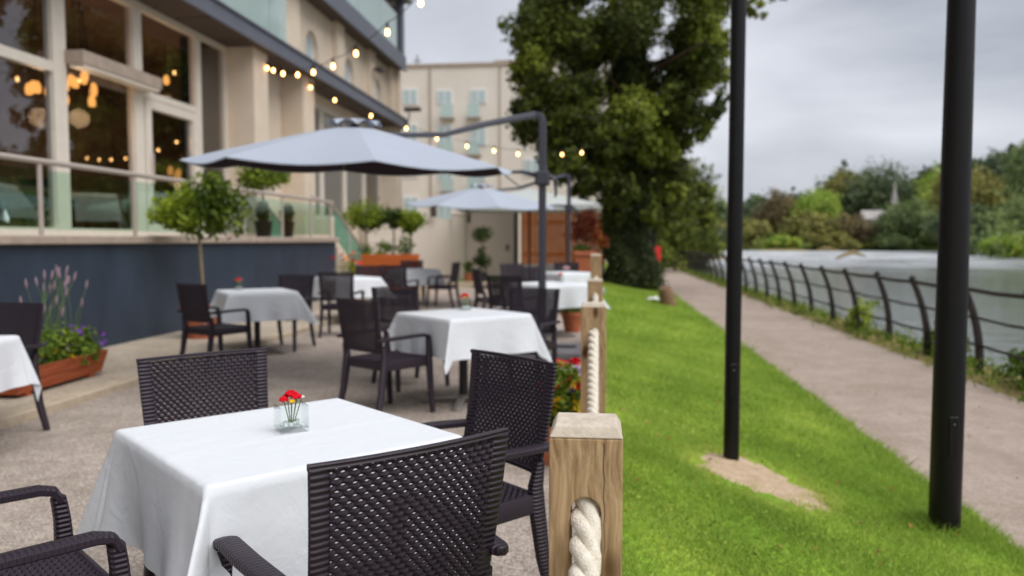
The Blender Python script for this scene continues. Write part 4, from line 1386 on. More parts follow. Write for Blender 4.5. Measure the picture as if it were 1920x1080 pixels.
# ================================================================== furniture
def woven_panel(fn, width, height, pitch=.0135, lam=.024, seg=6, r=.54, amp=.108, depth=.0036):
    """horizontal wavy strands; neighbours in opposite phase leave small staggered holes.
    fn(u, v, w) -> point, u across (m), v up (m), w out of plane (m)"""
    mb = MB()
    rows = int(height / pitch)
    per = int(width / lam)
    n = per * seg
    ns = 6
    for k in range(rows + 1):
        v0 = height * k / rows
        vv = []
        for i in range(n + 1):
            u = -width / 2 + width * i / n
            ph = 2 * PI * i / seg + (PI if k % 2 else 0)
            dv = pitch * amp * math.cos(ph)
            dw = depth * math.sin(ph)
            for s in range(ns):
                a = 2 * PI * s / ns
                vv.append(fn(u, min(max(v0 + dv + math.sin(a) * pitch * r, 0), height), dw + math.cos(a) * .0058))
        ff = []
        for i in range(n):
            for s in range(ns):
                s2 = (s + 1) % ns
                ff.append((i * ns + s, i * ns + s2, (i + 1) * ns + s2, (i + 1) * ns + s))
        mb.add(vv, ff)
    return mb

def back_pt(u, z, w=0.0):
    """surface of the reclined, slightly dished back; z absolute height"""
    t = (z - .44) / .47
    y = -.215 - .085 * t - .012 * math.sin(PI * t) - .020 * (1 - (u / .24) ** 2)
    return (u * (.93 + .10 * t), y + w, z)

def make_chair():
    t = thing('woven_armchair', '', 'chair', (0, 0, 0), 0, 'dark woven armchairs')
    z0, z1 = .52, .90
    b = woven_panel(lambda u, v, w: back_pt(u, z0 + .012 + v, w), .405, z1 - z0 - .022)
    b.build('backrest', M['rattan'], t, smooth='auto')
    # ribbed border round the weave
    b = MB()
    for s in (-1, 1):
        pts = [back_pt(s * .222, z0 + (z1 - z0) * k / 8) for k in range(9)]
        b.sweep(pts, (.0225, .009), 8, up=(0, 1, 0), power=4)
    for zz, hh in ((z1, .0075), (z0, .013)):
        pts = [back_pt(-.243 + .486 * k / 10, zz) for k in range(11)]
        b.sweep(pts, (.0095, hh), 8, up=(0, 0, 1), power=4)
    b.build('back_frame', M['rattan_leg'], t, smooth='auto')
    # seat: woven top on a frame with an apron
    def seat_pt(u, v, w):
        y = -.215 + v
        return (u * (1.0 + .06 * v), y, .437 - .012 * (1 - (u / .24) ** 2) * math.sin(PI * v / .44) + w)
    s_ = woven_panel(seat_pt, .44, .43, pitch=.0150, lam=.028, seg=5)
    s_.bb(-.205, .205, -.185, .19, .415, .420)
    s_.build('seat', M['rattan'], t, smooth='auto')
    a = MB()
    a.cbox((0, .222, .408), (.48, .022, .072), .005)
    a.cbox((0, -.228, .408), (.44, .022, .066), .005)
    for s in (-1, 1):
        a.sweep([(s * .226, -.23, .408), (s * .238, .215, .408)], (.012, .036), 8, power=5)
    a.build('apron', M['rattan'], t, smooth='auto')
    for s in (-1, 1):
        # rear leg runs on into the back edge
        pts = [(s * .232, -.315, 0), (s * .226, -.262, .2), (s * .224, -.232, .40), (s * .226, -.226, .47), (s * .232, -.240, .56)]
        MB().sweep(pts, [(.017, .021), (.020, .025), (.022, .030), (.021, .027), (.014, .018)], 8, up=(0, 1, 0), power=4).build('leg', M['rattan_leg'], t, smooth='auto')
        pts = [(s * .256, .232, 0), (s * .250, .214, .2), (s * .247, .203, .40), (s * .250, .198, .53), (s * .253, .190, .592)]
        MB().sweep(pts, [(.017, .019), (.020, .023), (.022, .027), (.019, .022), (.021, .020)], 8, up=(0, 1, 0), power=4).build('leg', M['rattan_leg'], t, smooth='auto')
        # arm with a rounded front turn and a round rear end lapping the back
        pts = [(s * .253, .197, .578), (s * .255, .180, .610), (s * .258, .142, .620), (s * .263, 0, .620), (s * .258, -.14, .616), (s * .250, -.22, .612), (s * .245, -.27, .610), (s * .243, -.292, .610), (s * .242, -.302, .610)]
        MB().sweep(pts, [(.024, .014), (.027, .014), (.029, .014), (.030, .014), (.030, .014), (.030, .014), (.028, .013), (.019, .012), (.006, .009)], 10, power=3.4).build('armrest', M['rattan_arm'], t, smooth='auto')
    return t

def cloth_mesh(hx, hy, drop, seed, n=64, flare=.05):
    q = random.Random(seed)
    ph = [q.random() * 6.28 for _ in range(10)]
    er = .012
    corner_k = {(sx, sy): (q.uniform(.16, .38), q.uniform(-.3, .3)) for sx in (-1, 1) for sy in (-1, 1)}
    if seed == 3:
        corner_k[(1, -1)] = (.0, 0)
        corner_k[(-1, 1)] = (.20, .1)
    def fn(u, v):
        # denser sampling towards the table edge
        x = (u * 2 - 1) * (hx + drop); y = (v * 2 - 1) * (hy + drop)
        cx = max(-hx, min(hx, x)); cy = max(-hy, min(hy, y))
        dx, dy = x - cx, y - cy
        L = math.hypot(dx, dy)
        if L < 1e-6:
            return (x, y, .0012 * math.sin(x * 9 + ph[0]) * math.sin(y * 8 + ph[1]) + .0022 * math.exp(-((x - .05) / .012) ** 2) + .0018 * math.exp(-((y + .04) / .012) ** 2))
        ux, uy = dx / L, dy / L
        corner = abs(dx) > 1e-6 and abs(dy) > 1e-6
        if not corner:
            s = y if abs(dx) > 0 else x
            k = (0 if dx > 0 else 1) if abs(dx) > 0 else (2 if dy > 0 else 3)
            h_ = hy if abs(dx) > 0 else hx
            edge = abs(s) / h_
            out = L * (flare + .05 * math.sin(s * 11 + ph[k]) * (L / drop) + .04 * math.sin(s * 23 + ph[k + 4]) * (L / drop)) + er * min(1, L / .02)
            out += L * .09 * max(0, edge - .72) / .28
            zz = -math.sqrt(max(0, L * L - (out - er) ** 2)) if L > .02 else -L * L / .04
            return (cx + ux * out, cy + uy * out, zz)
        th = math.atan2(abs(dy), abs(dx))
        ck, sk = corner_k[(1 if dx > 0 else -1, 1 if dy > 0 else -1)]
        w = math.sin(2 * th)
        out = L * (flare + .09 + (ck) * w ** 1.3 + .10 * w * math.sin(th * 6 + ph[8])) + er * min(1, L / .02)
        out = min(out, L * .8)
        # fabric gathers towards the diagonal
        ang = th + (PI / 4 - th) * .45 * min(1, L / .15) + sk * .4 * w
        ox = math.cos(ang) * math.copysign(1, dx); oy = math.sin(ang) * math.copysign(1, dy)
        zz = -math.sqrt(max(0, L * L - (out - er) ** 2)) if L > .02 else -L * L / .04
        return (cx + ox * out, cy + oy * out, zz)
    return MB().grid(fn, n, n)

def make_table(label, cl_label, x, y, rz, hx=.385, hy=.385, drop=.32, seed=0, z0=0.0, n=56):
    t = thing('pedestal_table', label, 'table', (x, y, z0), rz, 'pedestal tables on the terrace')
    MB().cbox((0, 0, .731), (hx * 2, hy * 2, .028), .008).build('tabletop', M['black_metal'], t)
    MB().lathe([(.038, .02), (.036, .70), (.09, .712)], n=14).build('column', M['black_metal'], t, smooth='auto')
    for k in range(4):
        a = PI / 4 + k * PI / 2
        ca, sa = math.cos(a), math.sin(a)
        MB().sweep([(ca * .02, sa * .02, .055), (ca * .18, sa * .18, .045), (ca * .33, sa * .33, .02), (ca * .36, sa * .36, .006)], [(.034, .022), (.032, .018), (.03, .014), (.022, .006)], 8, power=3).build('foot', M['metal_base'], t, smooth='auto')
    o = cloth_mesh(hx, hy, drop, seed, n).build('tablecloth', M['cloth'], None, smooth=True)
    o.location = (x, y, z0 + .749); o.rotation_euler = (0, 0, rz)
    tag(o, cl_label, 'tablecloth', 'white tablecloths')
    return t

TB = [  # label, cloth label, x, y, rot, half, drop, seed, z0, n
 ('pedestal table nearest the camera under a white cloth', 'white tablecloth on the nearest table, large in the foreground', -.965, 2.385, R(47), .385, .33, 3, 0, 96),
 ('pedestal table cut off by the left picture edge', 'white tablecloth at the left picture edge beside the flower trough', -3.98, 4.24, R(8), .385, .32, 5, 0, 64),
 ('pedestal table in the middle with its metal foot showing', 'white tablecloth on the middle table with a red flower vase', -1.10, 6.50, R(45), .39, .31, 8, 0, 72),
 ('pedestal table by the navy wall in front of the lollipop tree', 'white tablecloth on the table before the navy wall', -4.04, 9.14, R(36), .385, .33, 11, 0, 56),
 ('pedestal table behind the black backed chair near the wall end', 'white tablecloth behind the black backed chair near the navy wall end', -4.02, 12.6, R(45), .385, .32, 14, 0, 40),
 ('pedestal table farthest left in front of the wooden planter', 'white tablecloth on the table nearest the orange planter', -3.80, 16.3, R(42), .385, .32, 17, 0, 40),
 ('pedestal table behind the first parasol mast', 'white tablecloth on the table behind the first parasol mast', -.66, 11.15, R(45), .40, .32, 20, 0, 40),
 ('farthest pedestal table beside the tall rope post', 'white tablecloth on the farthest table beside the tall rope post', -.60, 14.95, R(40), .385, .32, 23, 0, 40),
]
for lb_, cb_, x, y, rz, h, dp, sd, z0, n in TB:
    make_table(lb_, cb_, x, y, rz, h, h, dp, sd, z0, n)

chair0 = make_chair()
CH = [  # label, x, y, facing angle (deg), z
 ('woven armchair nearest the camera, its perforated back turned to us', -0.6, 1.89, 135, 0),
 ('woven armchair at the far left side of the nearest table', -1.315, 2.765, -44.2, 0),
 ('woven armchair at the nearest table beside the nearest rope post', -0.535, 2.81, -134.2, 0),
 ('woven armchair in the bottom left corner with only its arms showing', -1.51, 1.86, 50, 0),
 ('woven armchair at left edge between white table and flower trough', -4.15, 4.95, -96, 0),
 ('woven armchair left of the middle table, seen from behind with its full arm', -1.62, 6.07, 55, 0),
 ('woven armchair at the back left of the middle table', -1.72, 7.25, -48, 0),
 ('woven armchair at the back right of the middle table before the parasol mast', -0.67, 7.04, -108, 0),
 ('woven armchair in front of the kerb at the table by the navy wall', -3.98, 8.02, 62, 0),
 ('woven armchair behind the table by the navy wall', -3.86, 9.55, -98, 0),
 ('black looking armchair seen square from behind near the navy wall end', -3.6, 11, 93, 0),
 ('woven armchair behind the table near the navy wall end, its top showing', -3.95, 13.2, -95, 0),
 ('dark armchair seen from behind right of the table near the wall end', -3.55, 14.2, 80, 0),
 ('woven armchair at the back of the table nearest the orange planter', -3.98, 16.95, -75, 0),
 ('armchair in profile facing left right of the planter table', -3.1, 15.8, 172, 0),
 ('armchair turned sideways left of the table behind the mast', -1.61, 12.47, 25, 0),
 ('dark armchair with its back to us before the table behind the mast', -1.06, 10.23, 70, 0),
 ('dark armchair behind the mast on the far side of its table', -1.05, 12.9, -80, 0),
 ('armchair in the back row with a pink sticker on its rounded back', -0.62, 15.55, -92, 0),
 ('small pale looking armchair in the back row before the service door', -1.45, 14.7, -60, 0),
]
chairs = []
for i, (lb_, x, y, a, z) in enumerate(CH):
    rz = R(a - 90)
    if i == 0:
        chair0.location = (x, y, z); chair0.rotation_euler = (0, 0, rz); chair0['label'] = lb_
        chairs.append(chair0)
    else:
        chairs.append(copy_thing(chair0, (x, y, z), rz, lb_))
# the sticker on the back-row chair
sk = MB().lathe([(.075, 0), (.075, .004)], (0, 0, 0), 18, Matrix.Translation((0, -.285, .80)) @ Matrix.Rotation(R(90), 4, 'X') @ Matrix.Diagonal((1, .55, 1, 1))).build('sticker', M['sticker'], chairs[18])
sk['label'] = 'oval pink sticker'

# ------------------------------------------------------------------ glass vases with red flowers
def vase(label, x, y, z, rz, s=1.0, detail=True):
    t = thing('flower_vase', label, 'vase', (x, y, z), rz, 'square glass vases with red flowers')
    h, w, th = .082 * s, .045 * s, .004 * s
    g = MB().cbox((0, 0, .006 * s), (w * 2, w * 2, .012 * s), .002)
    g.bb(-w, w, -w, -w + th, .012 * s, h).bb(-w, w, w - th, w, .012 * s, h).bb(-w, -w + th, -w + th, w - th, .012 * s, h).bb(w - th, w, -w + th, w - th, .012 * s, h)
    g.build('glass', M['vase'], t)
    q = random.Random(int(x * 100) + 7)
    pb = MB()
    for k in range(16):
        pb.blob((q.uniform(-.03, .03) * s, q.uniform(-.03, .03) * s, (.018 + .006 * q.random()) * s), (.009 * s, .008 * s, .006 * s), 8)
    pb.build('pebbles', M['pebble'], t, smooth=True)['kind'] = 'stuff'
    heads = [(-.024, -.004, .098, 'petal_red', .017), (.004, .010, .112, 'petal_red', .021), (.014, -.012, .106, 'petal_red', .018), (.022, .012, .098, 'petal_red', .014), (-.006, .022, .104, 'petal_red', .016), (-.002, -.020, .094, 'petal_yellow', .011), (.034, -.002, .102, 'petal_white', .009)]
    for (a, b, c_, mm, r_) in heads:
        MB().sweep([(a * .2 * s, b * .2 * s, .016 * s), (a * .6 * s, b * .6 * s, .06 * s), (a * s, b * s, c_ * s)], .0018 * s, 5).build('stem', M['stem'], t)
        fl_ = MB()
        for k in range(9):
            an = k * 2.4
            rr = r_ * s * (.15 + .55 * math.sqrt(k / 9))
            fl_.blob((a * s + math.cos(an) * rr, b * s + math.sin(an) * rr, c_ * s + r_ * s * .35 * (1 - k / 9)), (r_ * s * .42, r_ * s * .42, r_ * s * .33), 7, .5, q)
        fl_.build('flower', M[mm], t)
    return t
vase('square glass vase with red flowers on the nearest table', -.955, 2.40, .7525, R(35), 1.0)
vase('square glass vase with red flowers on the middle table', -1.13, 6.75, .7525, R(20), 1.15)
vase('square glass vase with red flowers on the table by the navy wall', -4.30, 9.22, .7525, R(20), 1.15)
vase('small glass vase on the table behind the first parasol mast', -.52, 11.25, .7525, R(10), 1.1)

# ------------------------------------------------------------------ cantilever parasols
def make_parasol():
    t = thing('cantilever_parasol', '', 'parasol', (0, 0, 0), 0, 'cantilever parasols')
    cx, cy, rad = -1.62, -1.95, 1.53
    zr, za = 2.045, 2.43
    def cz(x, y, z):
        return z - .032 * (x - cx) + .050 * (y - cy)
    rim = []
    for k in range(8):
        a = PI / 8 + k * PI / 4
        rim.append((cx + rad * math.cos(a), cy + rad * math.sin(a)))
    def surf(k, u, v, dz=0.0):
        (x0, y0), (x1, y1) = rim[k], rim[(k + 1) % 8]
        ex, ey = x0 + (x1 - x0) * u, y0 + (y1 - y0) * u
        s = .13 + .87 * v
        x, y = cx + (ex - cx) * s, cy + (ey - cy) * s
        z = za - (za - zr) * (s ** 1.08) - .045 * math.sin(PI * u) * s * s
        return (x, y, cz(x, y, z) + dz)
    for dz, nm, m in ((0, 'canopy', 'umb_top'), (-.006, 'shaded_underside', 'umb_shade')):  # second skin just below carries the canopy's underside shade as colour
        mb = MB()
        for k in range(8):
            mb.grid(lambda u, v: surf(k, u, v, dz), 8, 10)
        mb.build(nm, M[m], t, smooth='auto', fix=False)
    vl = MB()
    for k in range(8):
        vl.grid(lambda u, v: (lambda p: (p[0], p[1], p[2] - .012 * v))(surf(k, u, 1.0, -.0005)), 8, 1)
    vl.build('hem', M['umb_top'], t, fix=False)
    cap = MB()
    for k in range(8):
        def cap_pt(u, v, k=k):
            (x0, y0), (x1, y1) = rim[k], rim[(k + 1) % 8]
            ex, ey = x0 + (x1 - x0) * u, y0 + (y1 - y0) * u
            s = .165 * v
            x, y = cx + (ex - cx) * s, cy + (ey - cy) * s
            return (x, y, cz(x, y, za + .055 - .075 * v + .05 * v * math.sin(PI * u)))
        cap.grid(cap_pt, 6, 4)
    cap.build('vent_cap', M['umb_top'], t, smooth='auto', fix=False)
    hub = cz(cx, cy, za - .12)
    MB().lathe([(.05, -.12), (.07, -.08), (.07, .06), (.03, .12)], (cx, cy, hub), 12).build('hub', M['umb_metal'], t, smooth='auto')
    for k in range(8):
        a, b = surf(k, 0, .02, -.022), surf(k, 0, .99, -.016)
        MB().sweep([a, ((a[0] + b[0]) / 2, (a[1] + b[1]) / 2, (a[2] + b[2]) / 2), b], (.009, .013), 6).build('rib', M['umb_metal'], t)
    MB().cbox((0, 0, 1.37), (.085, .105, 2.74), .012).build('mast', M['umb_metal'], t)
    mc = MB().sweep([(0, 0, 2.70), (-.02, 0, 2.77), (-.10, -.01, 2.785), (-.33, -.30, 2.70), (-.6, -.62, 2.60), (-.95, -1.05, 2.44), (cx + .05, cy + .05, hub + .02)], [(.046, .055), (.046, .048), (.04, .04), (.036, .036), (.032, .032), (.026, .026), (.022, .022)], 10, up=(0, 1, 0), power=3.4)
    mc.build('arm', M['umb_metal'], t, smooth='auto')
    cr = MB().cbox((0, 0, 2.06), (.17, .17, .17), .02).build('crank_housing', M['umb_metal'], t)
    MB().sweep([(.09, -.02, 2.08), (.15, -.04, 2.04), (.16, -.05, 1.90), (.15, -.05, 1.84)], [.028, .026, .018, .014], 8).build('crank_handle', M['umb_metal'], cr, smooth='auto')
    MB().sweep([(-.08, -.02, 2.10), (-.21, -.34, 2.11), (-.44, -.78, 2.07)], [(.022, .03), (.018, .022), (.012, .014)], 8).build('strut', M['umb_metal'], t, smooth='auto')
    MB().sweep([(-.08, -.02, 2.02), (-.24, -.25, 1.95), (-.38, -.5, 2.06)], .008, 6).build('tie', M['umb_metal'], t)
    for sx in (-1, 1):
        for sy in (-1, 1):
            MB().cbox((sx * .235, sy * .235, .055), (.45, .45, .08), .012).build('base_slab', M['umb_base'], t)
    MB().bb(-.40, .40, -.03, .03, .096, .125).bb(-.03, .03, -.40, -.031, .096, .125).bb(-.03, .03, .031, .40, .096, .125).build('base_cross', M['umb_metal'], t)
    return t
par = make_parasol()
par.location = (-.64, 9.3, 0)
par['label'] = 'large blue-grey cantilever parasol, nearest of the parasols'
copy_thing(par, (-.64, 17.9, 0), R(-2), 'second blue-grey cantilever parasol, farther and lower in the picture')
# pale parasol behind the second one
pp = thing('pale_parasol', 'pale greenish white parasol behind the second blue-grey one', 'parasol', (-2.0, 23.6, 0))
mb = MB()
for k in range(4):
    a0, a1 = PI / 4 + k * PI / 2, PI / 4 + (k + 1) * PI / 2
    mb.grid(lambda u, v: ((math.cos(a0) * (1 - u) + math.cos(a1) * u) * 2.9 * v, (math.sin(a0) * (1 - u) + math.sin(a1) * u) * 1.6 * v, 2.86 - .5 * v - .03 * math.sin(PI * u) * v), 8, 8)
mb.build('canopy', M['umb_pale'], pp, smooth='auto', fix=False)
vl = MB()
cr_ = [(2.05, 1.131), (-2.05, 1.131), (-2.05, -1.131), (2.05, -1.131)]
for k in range(4):
    (x0, y0), (x1, y1) = cr_[k], cr_[(k + 1) % 4]
    vl.grid(lambda u, v: (x0 + (x1 - x0) * u, y0 + (y1 - y0) * u, 2.36 - .03 * math.sin(PI * u) - .14 * v - .001), 8, 1)
vl.build('valance', M['umb_pale'], pp, fix=False)
MB().sweep([(0, 0, 0), (0, 0, 2.85)], .03, 10).build('mast', M['umb_metal'], pp)
MB().cbox((0, 0, .05), (.6, .6, .1), .02).build('base', M['umb_base'], pp)

# ------------------------------------------------------------------ string lights
def string_lights(label, pts, ends, up=True):
    t = thing('string_lights', label, 'string lights', pts[0], 0, 'festoon strings over the terrace')
    o = Vector(pts[0])
    line = [Vector(ends[0])] + [Vector(p) + Vector((0, 0, .13)) for p in pts] + [Vector(ends[1])]
    fine = []
    for i in range(len(line) - 1):
        for k in range(5):
            u = k / 5
            fine.append(line[i].lerp(line[i + 1], u) - Vector((0, 0, .05 * math.sin(PI * u))))
    fine.append(line[-1])
    MB().sweep([p - o for p in fine], .006, 5).build('cable', M['cable'], t)
    b0 = s0 = None
    for p in pts:
        q = Vector(p) - o
        if b0 is None:
            b0 = MB().lathe([(.006, -.040), (.019, -.034), (.028, -.014), (.027, .006), (.019, .030), (.014, .045)], n=12).build('bulb', M['bulb'], t, smooth=True)
            s0 = MB().lathe([(.018, .04), (.020, .05), (.018, .11), (.006, .13)], n=10).build('socket', M['cable'], b0)
            b0.location = q
        else:
            b = b0.copy(); C.objects.link(b); b.parent = t; b.location = q
            s = s0.copy(); C.objects.link(s); s.parent = b
    return t
string_lights('string of warm bulbs rising from the beige column over our heads',
  [(-6.88, 16.3, 4.93), (-6.5, 15.7, 4.75), (-6.05, 15.08, 4.55), (-5.43, 14.22, 4.34), (-4.83, 13.38, 4.2), (-4.19, 12.5, 4.1), (-3.53, 11.57, 4.07), (-2.78, 10.52, 4.09), (-2.13, 9.62, 4.19), (-1.4, 8.6, 4.4), (-.6, 7.5, 4.66), (.2, 6.4, 4.98)],
  ((-6.93, 16.4, 5.15), (.90, 5.42, 5.2)))
string_lights('string of warm bulbs crossing below the canopy towards the tree',
  [(-6.86, 18.8, 5.0), (-6.35, 19.04, 4.73), (-5.56, 19.41, 4.4), (-4.77, 19.78, 4.13), (-4.06, 20.11, 3.91), (-3.35, 20.45, 3.75), (-2.69, 20.76, 3.66), (-2.09, 21.04, 3.6), (-1.5, 21.3, 3.6), (-.96, 21.58, 3.63), (-.44, 21.82, 3.7)],
  ((-6.92, 18.9, 5.2), (1.0, 25.6, 4.6)))

# ------------------------------------------------------------------ plants
def topiary(name, label, loc, crown, trunk_h, leaves, leaf, m, pot, group='standard trees in pots', pr=.2, ph=.36, pot_part='pot'):
    t = thing(name, label, 'tree', loc, 0, group)
    if pot:
        MB().lathe([(pr * .72, 0), (pr * .95, ph * .9), (pr * 1.05, ph * .9), (pr * 1.05, ph), (pr * .9, ph), (pr * .88, ph * .9)], n=18).build('pot', M[pot], t, smooth='auto')
        MB().lathe([(pr * .86, ph * .84), (pr * .5, ph * .93), (.02, ph * .95)], n=14).build('soil', M['soil'], t)
    MB().sweep([(0, 0, ph * .6), (.015, .01, trunk_h * .5), (-.01, 0, trunk_h + .1)], [.030, .026, .02], 8).build('trunk', M['trunk_pale'], t, smooth=True)
    c, nn, tt = clumps(crown, leaves, .3, .4, sub=9, subr=.42)
    leaf_object('crown', c, nn, leaf * (.6 + .8 * rng.random(len(c))), tt, m, t, .5)
    return t
topiary('lollipop_tree', 'lollipop tree with half bright half dark leaves before the navy wall', (-5.18, 10.0, .066),
        [(-.40, 0, 1.66, .26, .3, .17, .9), (-.1, .1, 1.78, .3, .3, .26, .75), (-.12, -.1, 1.58, .3, .3, .2, .7), (.2, 0, 1.86, .28, .28, .3, .25), (.36, .05, 1.68, .26, .26, .3, .2), (.1, .1, 2.0, .2, .2, .2, .35), (-.3, .1, 1.5, .2, .2, .14, .8), (.02, 0, 1.47, .25, .25, .16, .4)],
        1.35, 2600, .085, M['leaf_topi'], 'terracotta', pr=.26, ph=.42)
topiary('lollipop_tree', 'round headed tree in a dark pot on the terrace deck', (-6.55, 15.2, FZ), [(0, 0, 1.22, .42, .42, .26, .55), (-.2, 0, 1.12, .3, .3, .2, .35), (.25, 0, 1.2, .3, .3, .2, .6)], .95, 1600, .085, M['leaf_topi'], 'dark_pot', pr=.18, ph=.34)
for lb_, y in (('dark pot with a spiky plant on the terrace, left of two', 14.55), ('dark pot with a spiky plant on the terrace, right of two', 15.75)):
    t = thing('deck_pot', lb_, 'pot', (-6.28, y, FZ), 0, 'dark pots on the terrace deck')
    MB().lathe([(.10, 0), (.14, .30), (.15, .31), (.15, .34), (.12, .34)], n=14).build('pot', M['dark_pot'], t, smooth='auto')
    c, nn, tt = clumps([(0, 0, .5, .13, .13, .2, .5)], 160, .2, .1)
    leaf_object('foliage', c, nn, .16, tt, M['leaf_dark'], t, .18)
# wooden planter with three standards
pl = thing('wooden_planter', 'long orange timber planter beyond the navy wall end', 'planter', (-5.42, 19.95, 0), R(6))
for k in range(6):
    MB().cbox((0, -.25, .09 + .165 * k), (1.74, .03, .158), .004).build('board', M['planter_wood'], pl)
for s in (-1, 1):
    for k in range(6):
        MB().cbox((s * .86, .02, .09 + .165 * k), (.03, .50, .158), .004).build('board', M['planter_wood'], pl)
MB().bb(-.84, .84, -.23, .27, .0, .94).build('soil', M['soil'], pl)
for lb_, x, z, r_, m, mean in (('wide bright lollipop tree at the left of the wooden planter', -5.88, 1.08, .56, 'leaf_topi', .6), ('small dark lollipop tree in the middle of the wooden planter', -5.16, 1.06, .24, 'leaf_dark', .5), ('yellowish lollipop tree at the right end of the wooden planter', -4.72, .98, .34, 'leaf_topi', .72)):
    topiary('planter_tree', lb_, (x, 19.95, .80), [(0, 0, z + .14, r_, r_ * .9, r_ * .62, mean), (-r_ * .5, 0, z + .05, r_ * .6, r_ * .6, r_ * .5, mean + .1), (r_ * .5, 0, z + .05, r_ * .6, r_ * .6, r_ * .5, mean - .2), (0, 0, z - .12, r_ * .65, r_ * .6, r_ * .4, mean - .3)], z - .1, int(2400 * r_ + 500), .09, M[m], None, 'standard trees in the wooden planter')
shrub('planter_greens', 'leafy green underplanting along the wooden planter', (-5.3, 19.95, .93), [(-.6, 0, .12, .25, .2, .2, .6), (-.1, 0, .16, .3, .2, .22, .5), (.45, 0, .25, .2, .2, .32, .3)], 900, .075, M['leaf_bed'])
# pompom and spiky plant before the service door
topiary('pompom_tree', 'round pompom topiary standing in front of the service door', (-3.32, 22.9, .14), [(0, 0, 1.38, .30, .30, .20, .55), (0, 0, .58, .26, .26, .2, .2), (0, 0, .85, .12, .12, .2, .25)], 1.2, 1400, .07, M['leaf_dark'], 'dark_pot', pr=.17, ph=.3)
t = topiary('small_pot_plant', 'small green plant in a terracotta pot on the raised bed', (-3.72, 22.95, .14), [(0, 0, .42, .14, .14, .16, .5)], .3, 260, .08, M['leaf_bed'], 'terracotta', pr=.15, ph=.25)
# terracotta planter with the red shrub
tp = thing('terracotta_planter', 'tall square terracotta planter with a red leaved shrub', 'planter', (-.32, 21.5, 0))
MB().cbox((0, 0, .46), (.56, .56, .92), .02).build('box', M['terracotta'], tp)
MB().cbox((0, 0, .99), (.64, .64, .13), .02).build('rim', M['terracotta'], tp)
MB().bb(-.26, .26, -.26, .26, 1.0, 1.065).build('soil', M['soil'], tp)
MB().sweep([(0, 0, 1.0), (.02, 0, 1.4), (0, .02, 1.9)], [.03, .022, .01], 7).build('trunk', M['bark'], tp)
c, nn, tt = clumps([(0, 0, 1.72, .32, .32, .42, .35), (-.25, 0, 1.55, .25, .25, .25, .5), (.3, 0, 1.45, .28, .28, .22, .8), (.1, 0, 2.0, .18, .18, .22, .3), (.42, -.05, 1.28, .22, .22, .14, .95)], 2400, .2, .4, sub=9)
leaf_object('foliage', c, nn, .085 * (.6 + .8 * rng.random(len(c))), tt, M['leaf_acer'], tp, .4)
c, nn, tt = clumps([(-.1, 0, 1.12, .26, .26, .12, .35)], 350, .2, .4)
leaf_object('underplanting', c, nn, .07, tt, M['leaf_bed'], tp, .5)

def flower_head(mb, p, r, q):
    """five petals tilted outwards"""
    tilt = Matrix.Rotation(q.uniform(-.9, .9), 4, 'X') @ Matrix.Rotation(q.uniform(-.9, .9), 4, 'Y')
    for k in range(5):
        a = 2 * PI * k / 5
        v = [(0, 0, 0), (math.cos(a - .5) * r * .8, math.sin(a - .5) * r * .8, r * .25), (math.cos(a) * r, math.sin(a) * r, r * .18), (math.cos(a + .5) * r * .8, math.sin(a + .5) * r * .8, r * .25)]
        mb.add([Vector(p) + (tilt @ Vector(x)) for x in v], [(0, 1, 2, 3)])

# cedar trough with pansies and lavender on the kerb strip
tg = thing('cedar_trough', 'red cedar window box of purple pansies and lavender beside the navy wall', 'planter', (-4.80, 6.52, .066), R(3))
def board(mb, z0, z1, x0, x1, L0, L1, th=.022):
    for s in (-1, 1):
        mb.add([(s * x0, -L0, z0), (s * x1, -L1, z1), (s * x1, L1, z1), (s * x0, L0, z0), (s * (x0 - th), -L0, z0), (s * (x1 - th), -L1, z1), (s * (x1 - th), L1, z1), (s * (x0 - th), L0, z0)],
               [(0, 1, 2, 3), (7, 6, 5, 4), (0, 4, 5, 1), (2, 6, 7, 3), (1, 5, 6, 2), (0, 3, 7, 4)])
    return mb
for z0, z1, x0, x1, L0, L1 in ((.035, .125, .125, .145, .60, .625), (.130, .235, .146, .168, .627, .655)):
    for s in (-1, 1):
        mb = MB().add([(s * x0, -L0, z0), (s * x1, -L1, z1), (s * x1, L1, z1), (s * x0, L0, z0), (s * (x0 - .022), -L0, z0), (s * (x1 - .022), -L1, z1), (s * (x1 - .022), L1, z1), (s * (x0 - .022), L0, z0)],
                      [(0, 1, 2, 3), (7, 6, 5, 4), (0, 4, 5, 1), (2, 6, 7, 3), (1, 5, 6, 2), (0, 3, 7, 4)])
        mb.build('board', M['trough'], tg)
        mb = MB().add([(-x0 + .023, s * L0, z0), (-x1 + .023, s * L1, z1), (x1 - .023, s * L1, z1), (x0 - .023, s * L0, z0), (-x0 + .023, s * (L0 - .022), z0), (-x1 + .023, s * (L1 - .022), z1), (x1 - .023, s * (L1 - .022), z1), (x0 - .023, s * (L0 - .022), z0)],
                      [(0, 1, 2, 3), (7, 6, 5, 4), (0, 4, 5, 1), (2, 6, 7, 3), (1, 5, 6, 2), (0, 3, 7, 4)])
        mb.build('board', M['trough'], tg)
for y in (-.45, .45):
    MB().cbox((0, y, .017), (.24, .06, .034), .004).build('foot', M['trough'], tg)
MB().bb(-.12, .12, -.58, .58, .05, .205).build('soil', M['soil'], tg)
c, nn, tt = clumps([(0, .45, .33, .17, .2, .13, .45), (0, .15, .36, .17, .22, .17, .6), (0, -.2, .33, .17, .22, .15, .5), (.05, -.48, .30, .16, .18, .12, .5), (.12, .3, .24, .1, .3, .08, .5)], 2200, .2, .5, sub=8)
leaf_object('foliage', c, nn, .055 * (.6 + .8 * rng.random(len(c))), tt, M['leaf_bed'], tg, .4)
q = random.Random(5)
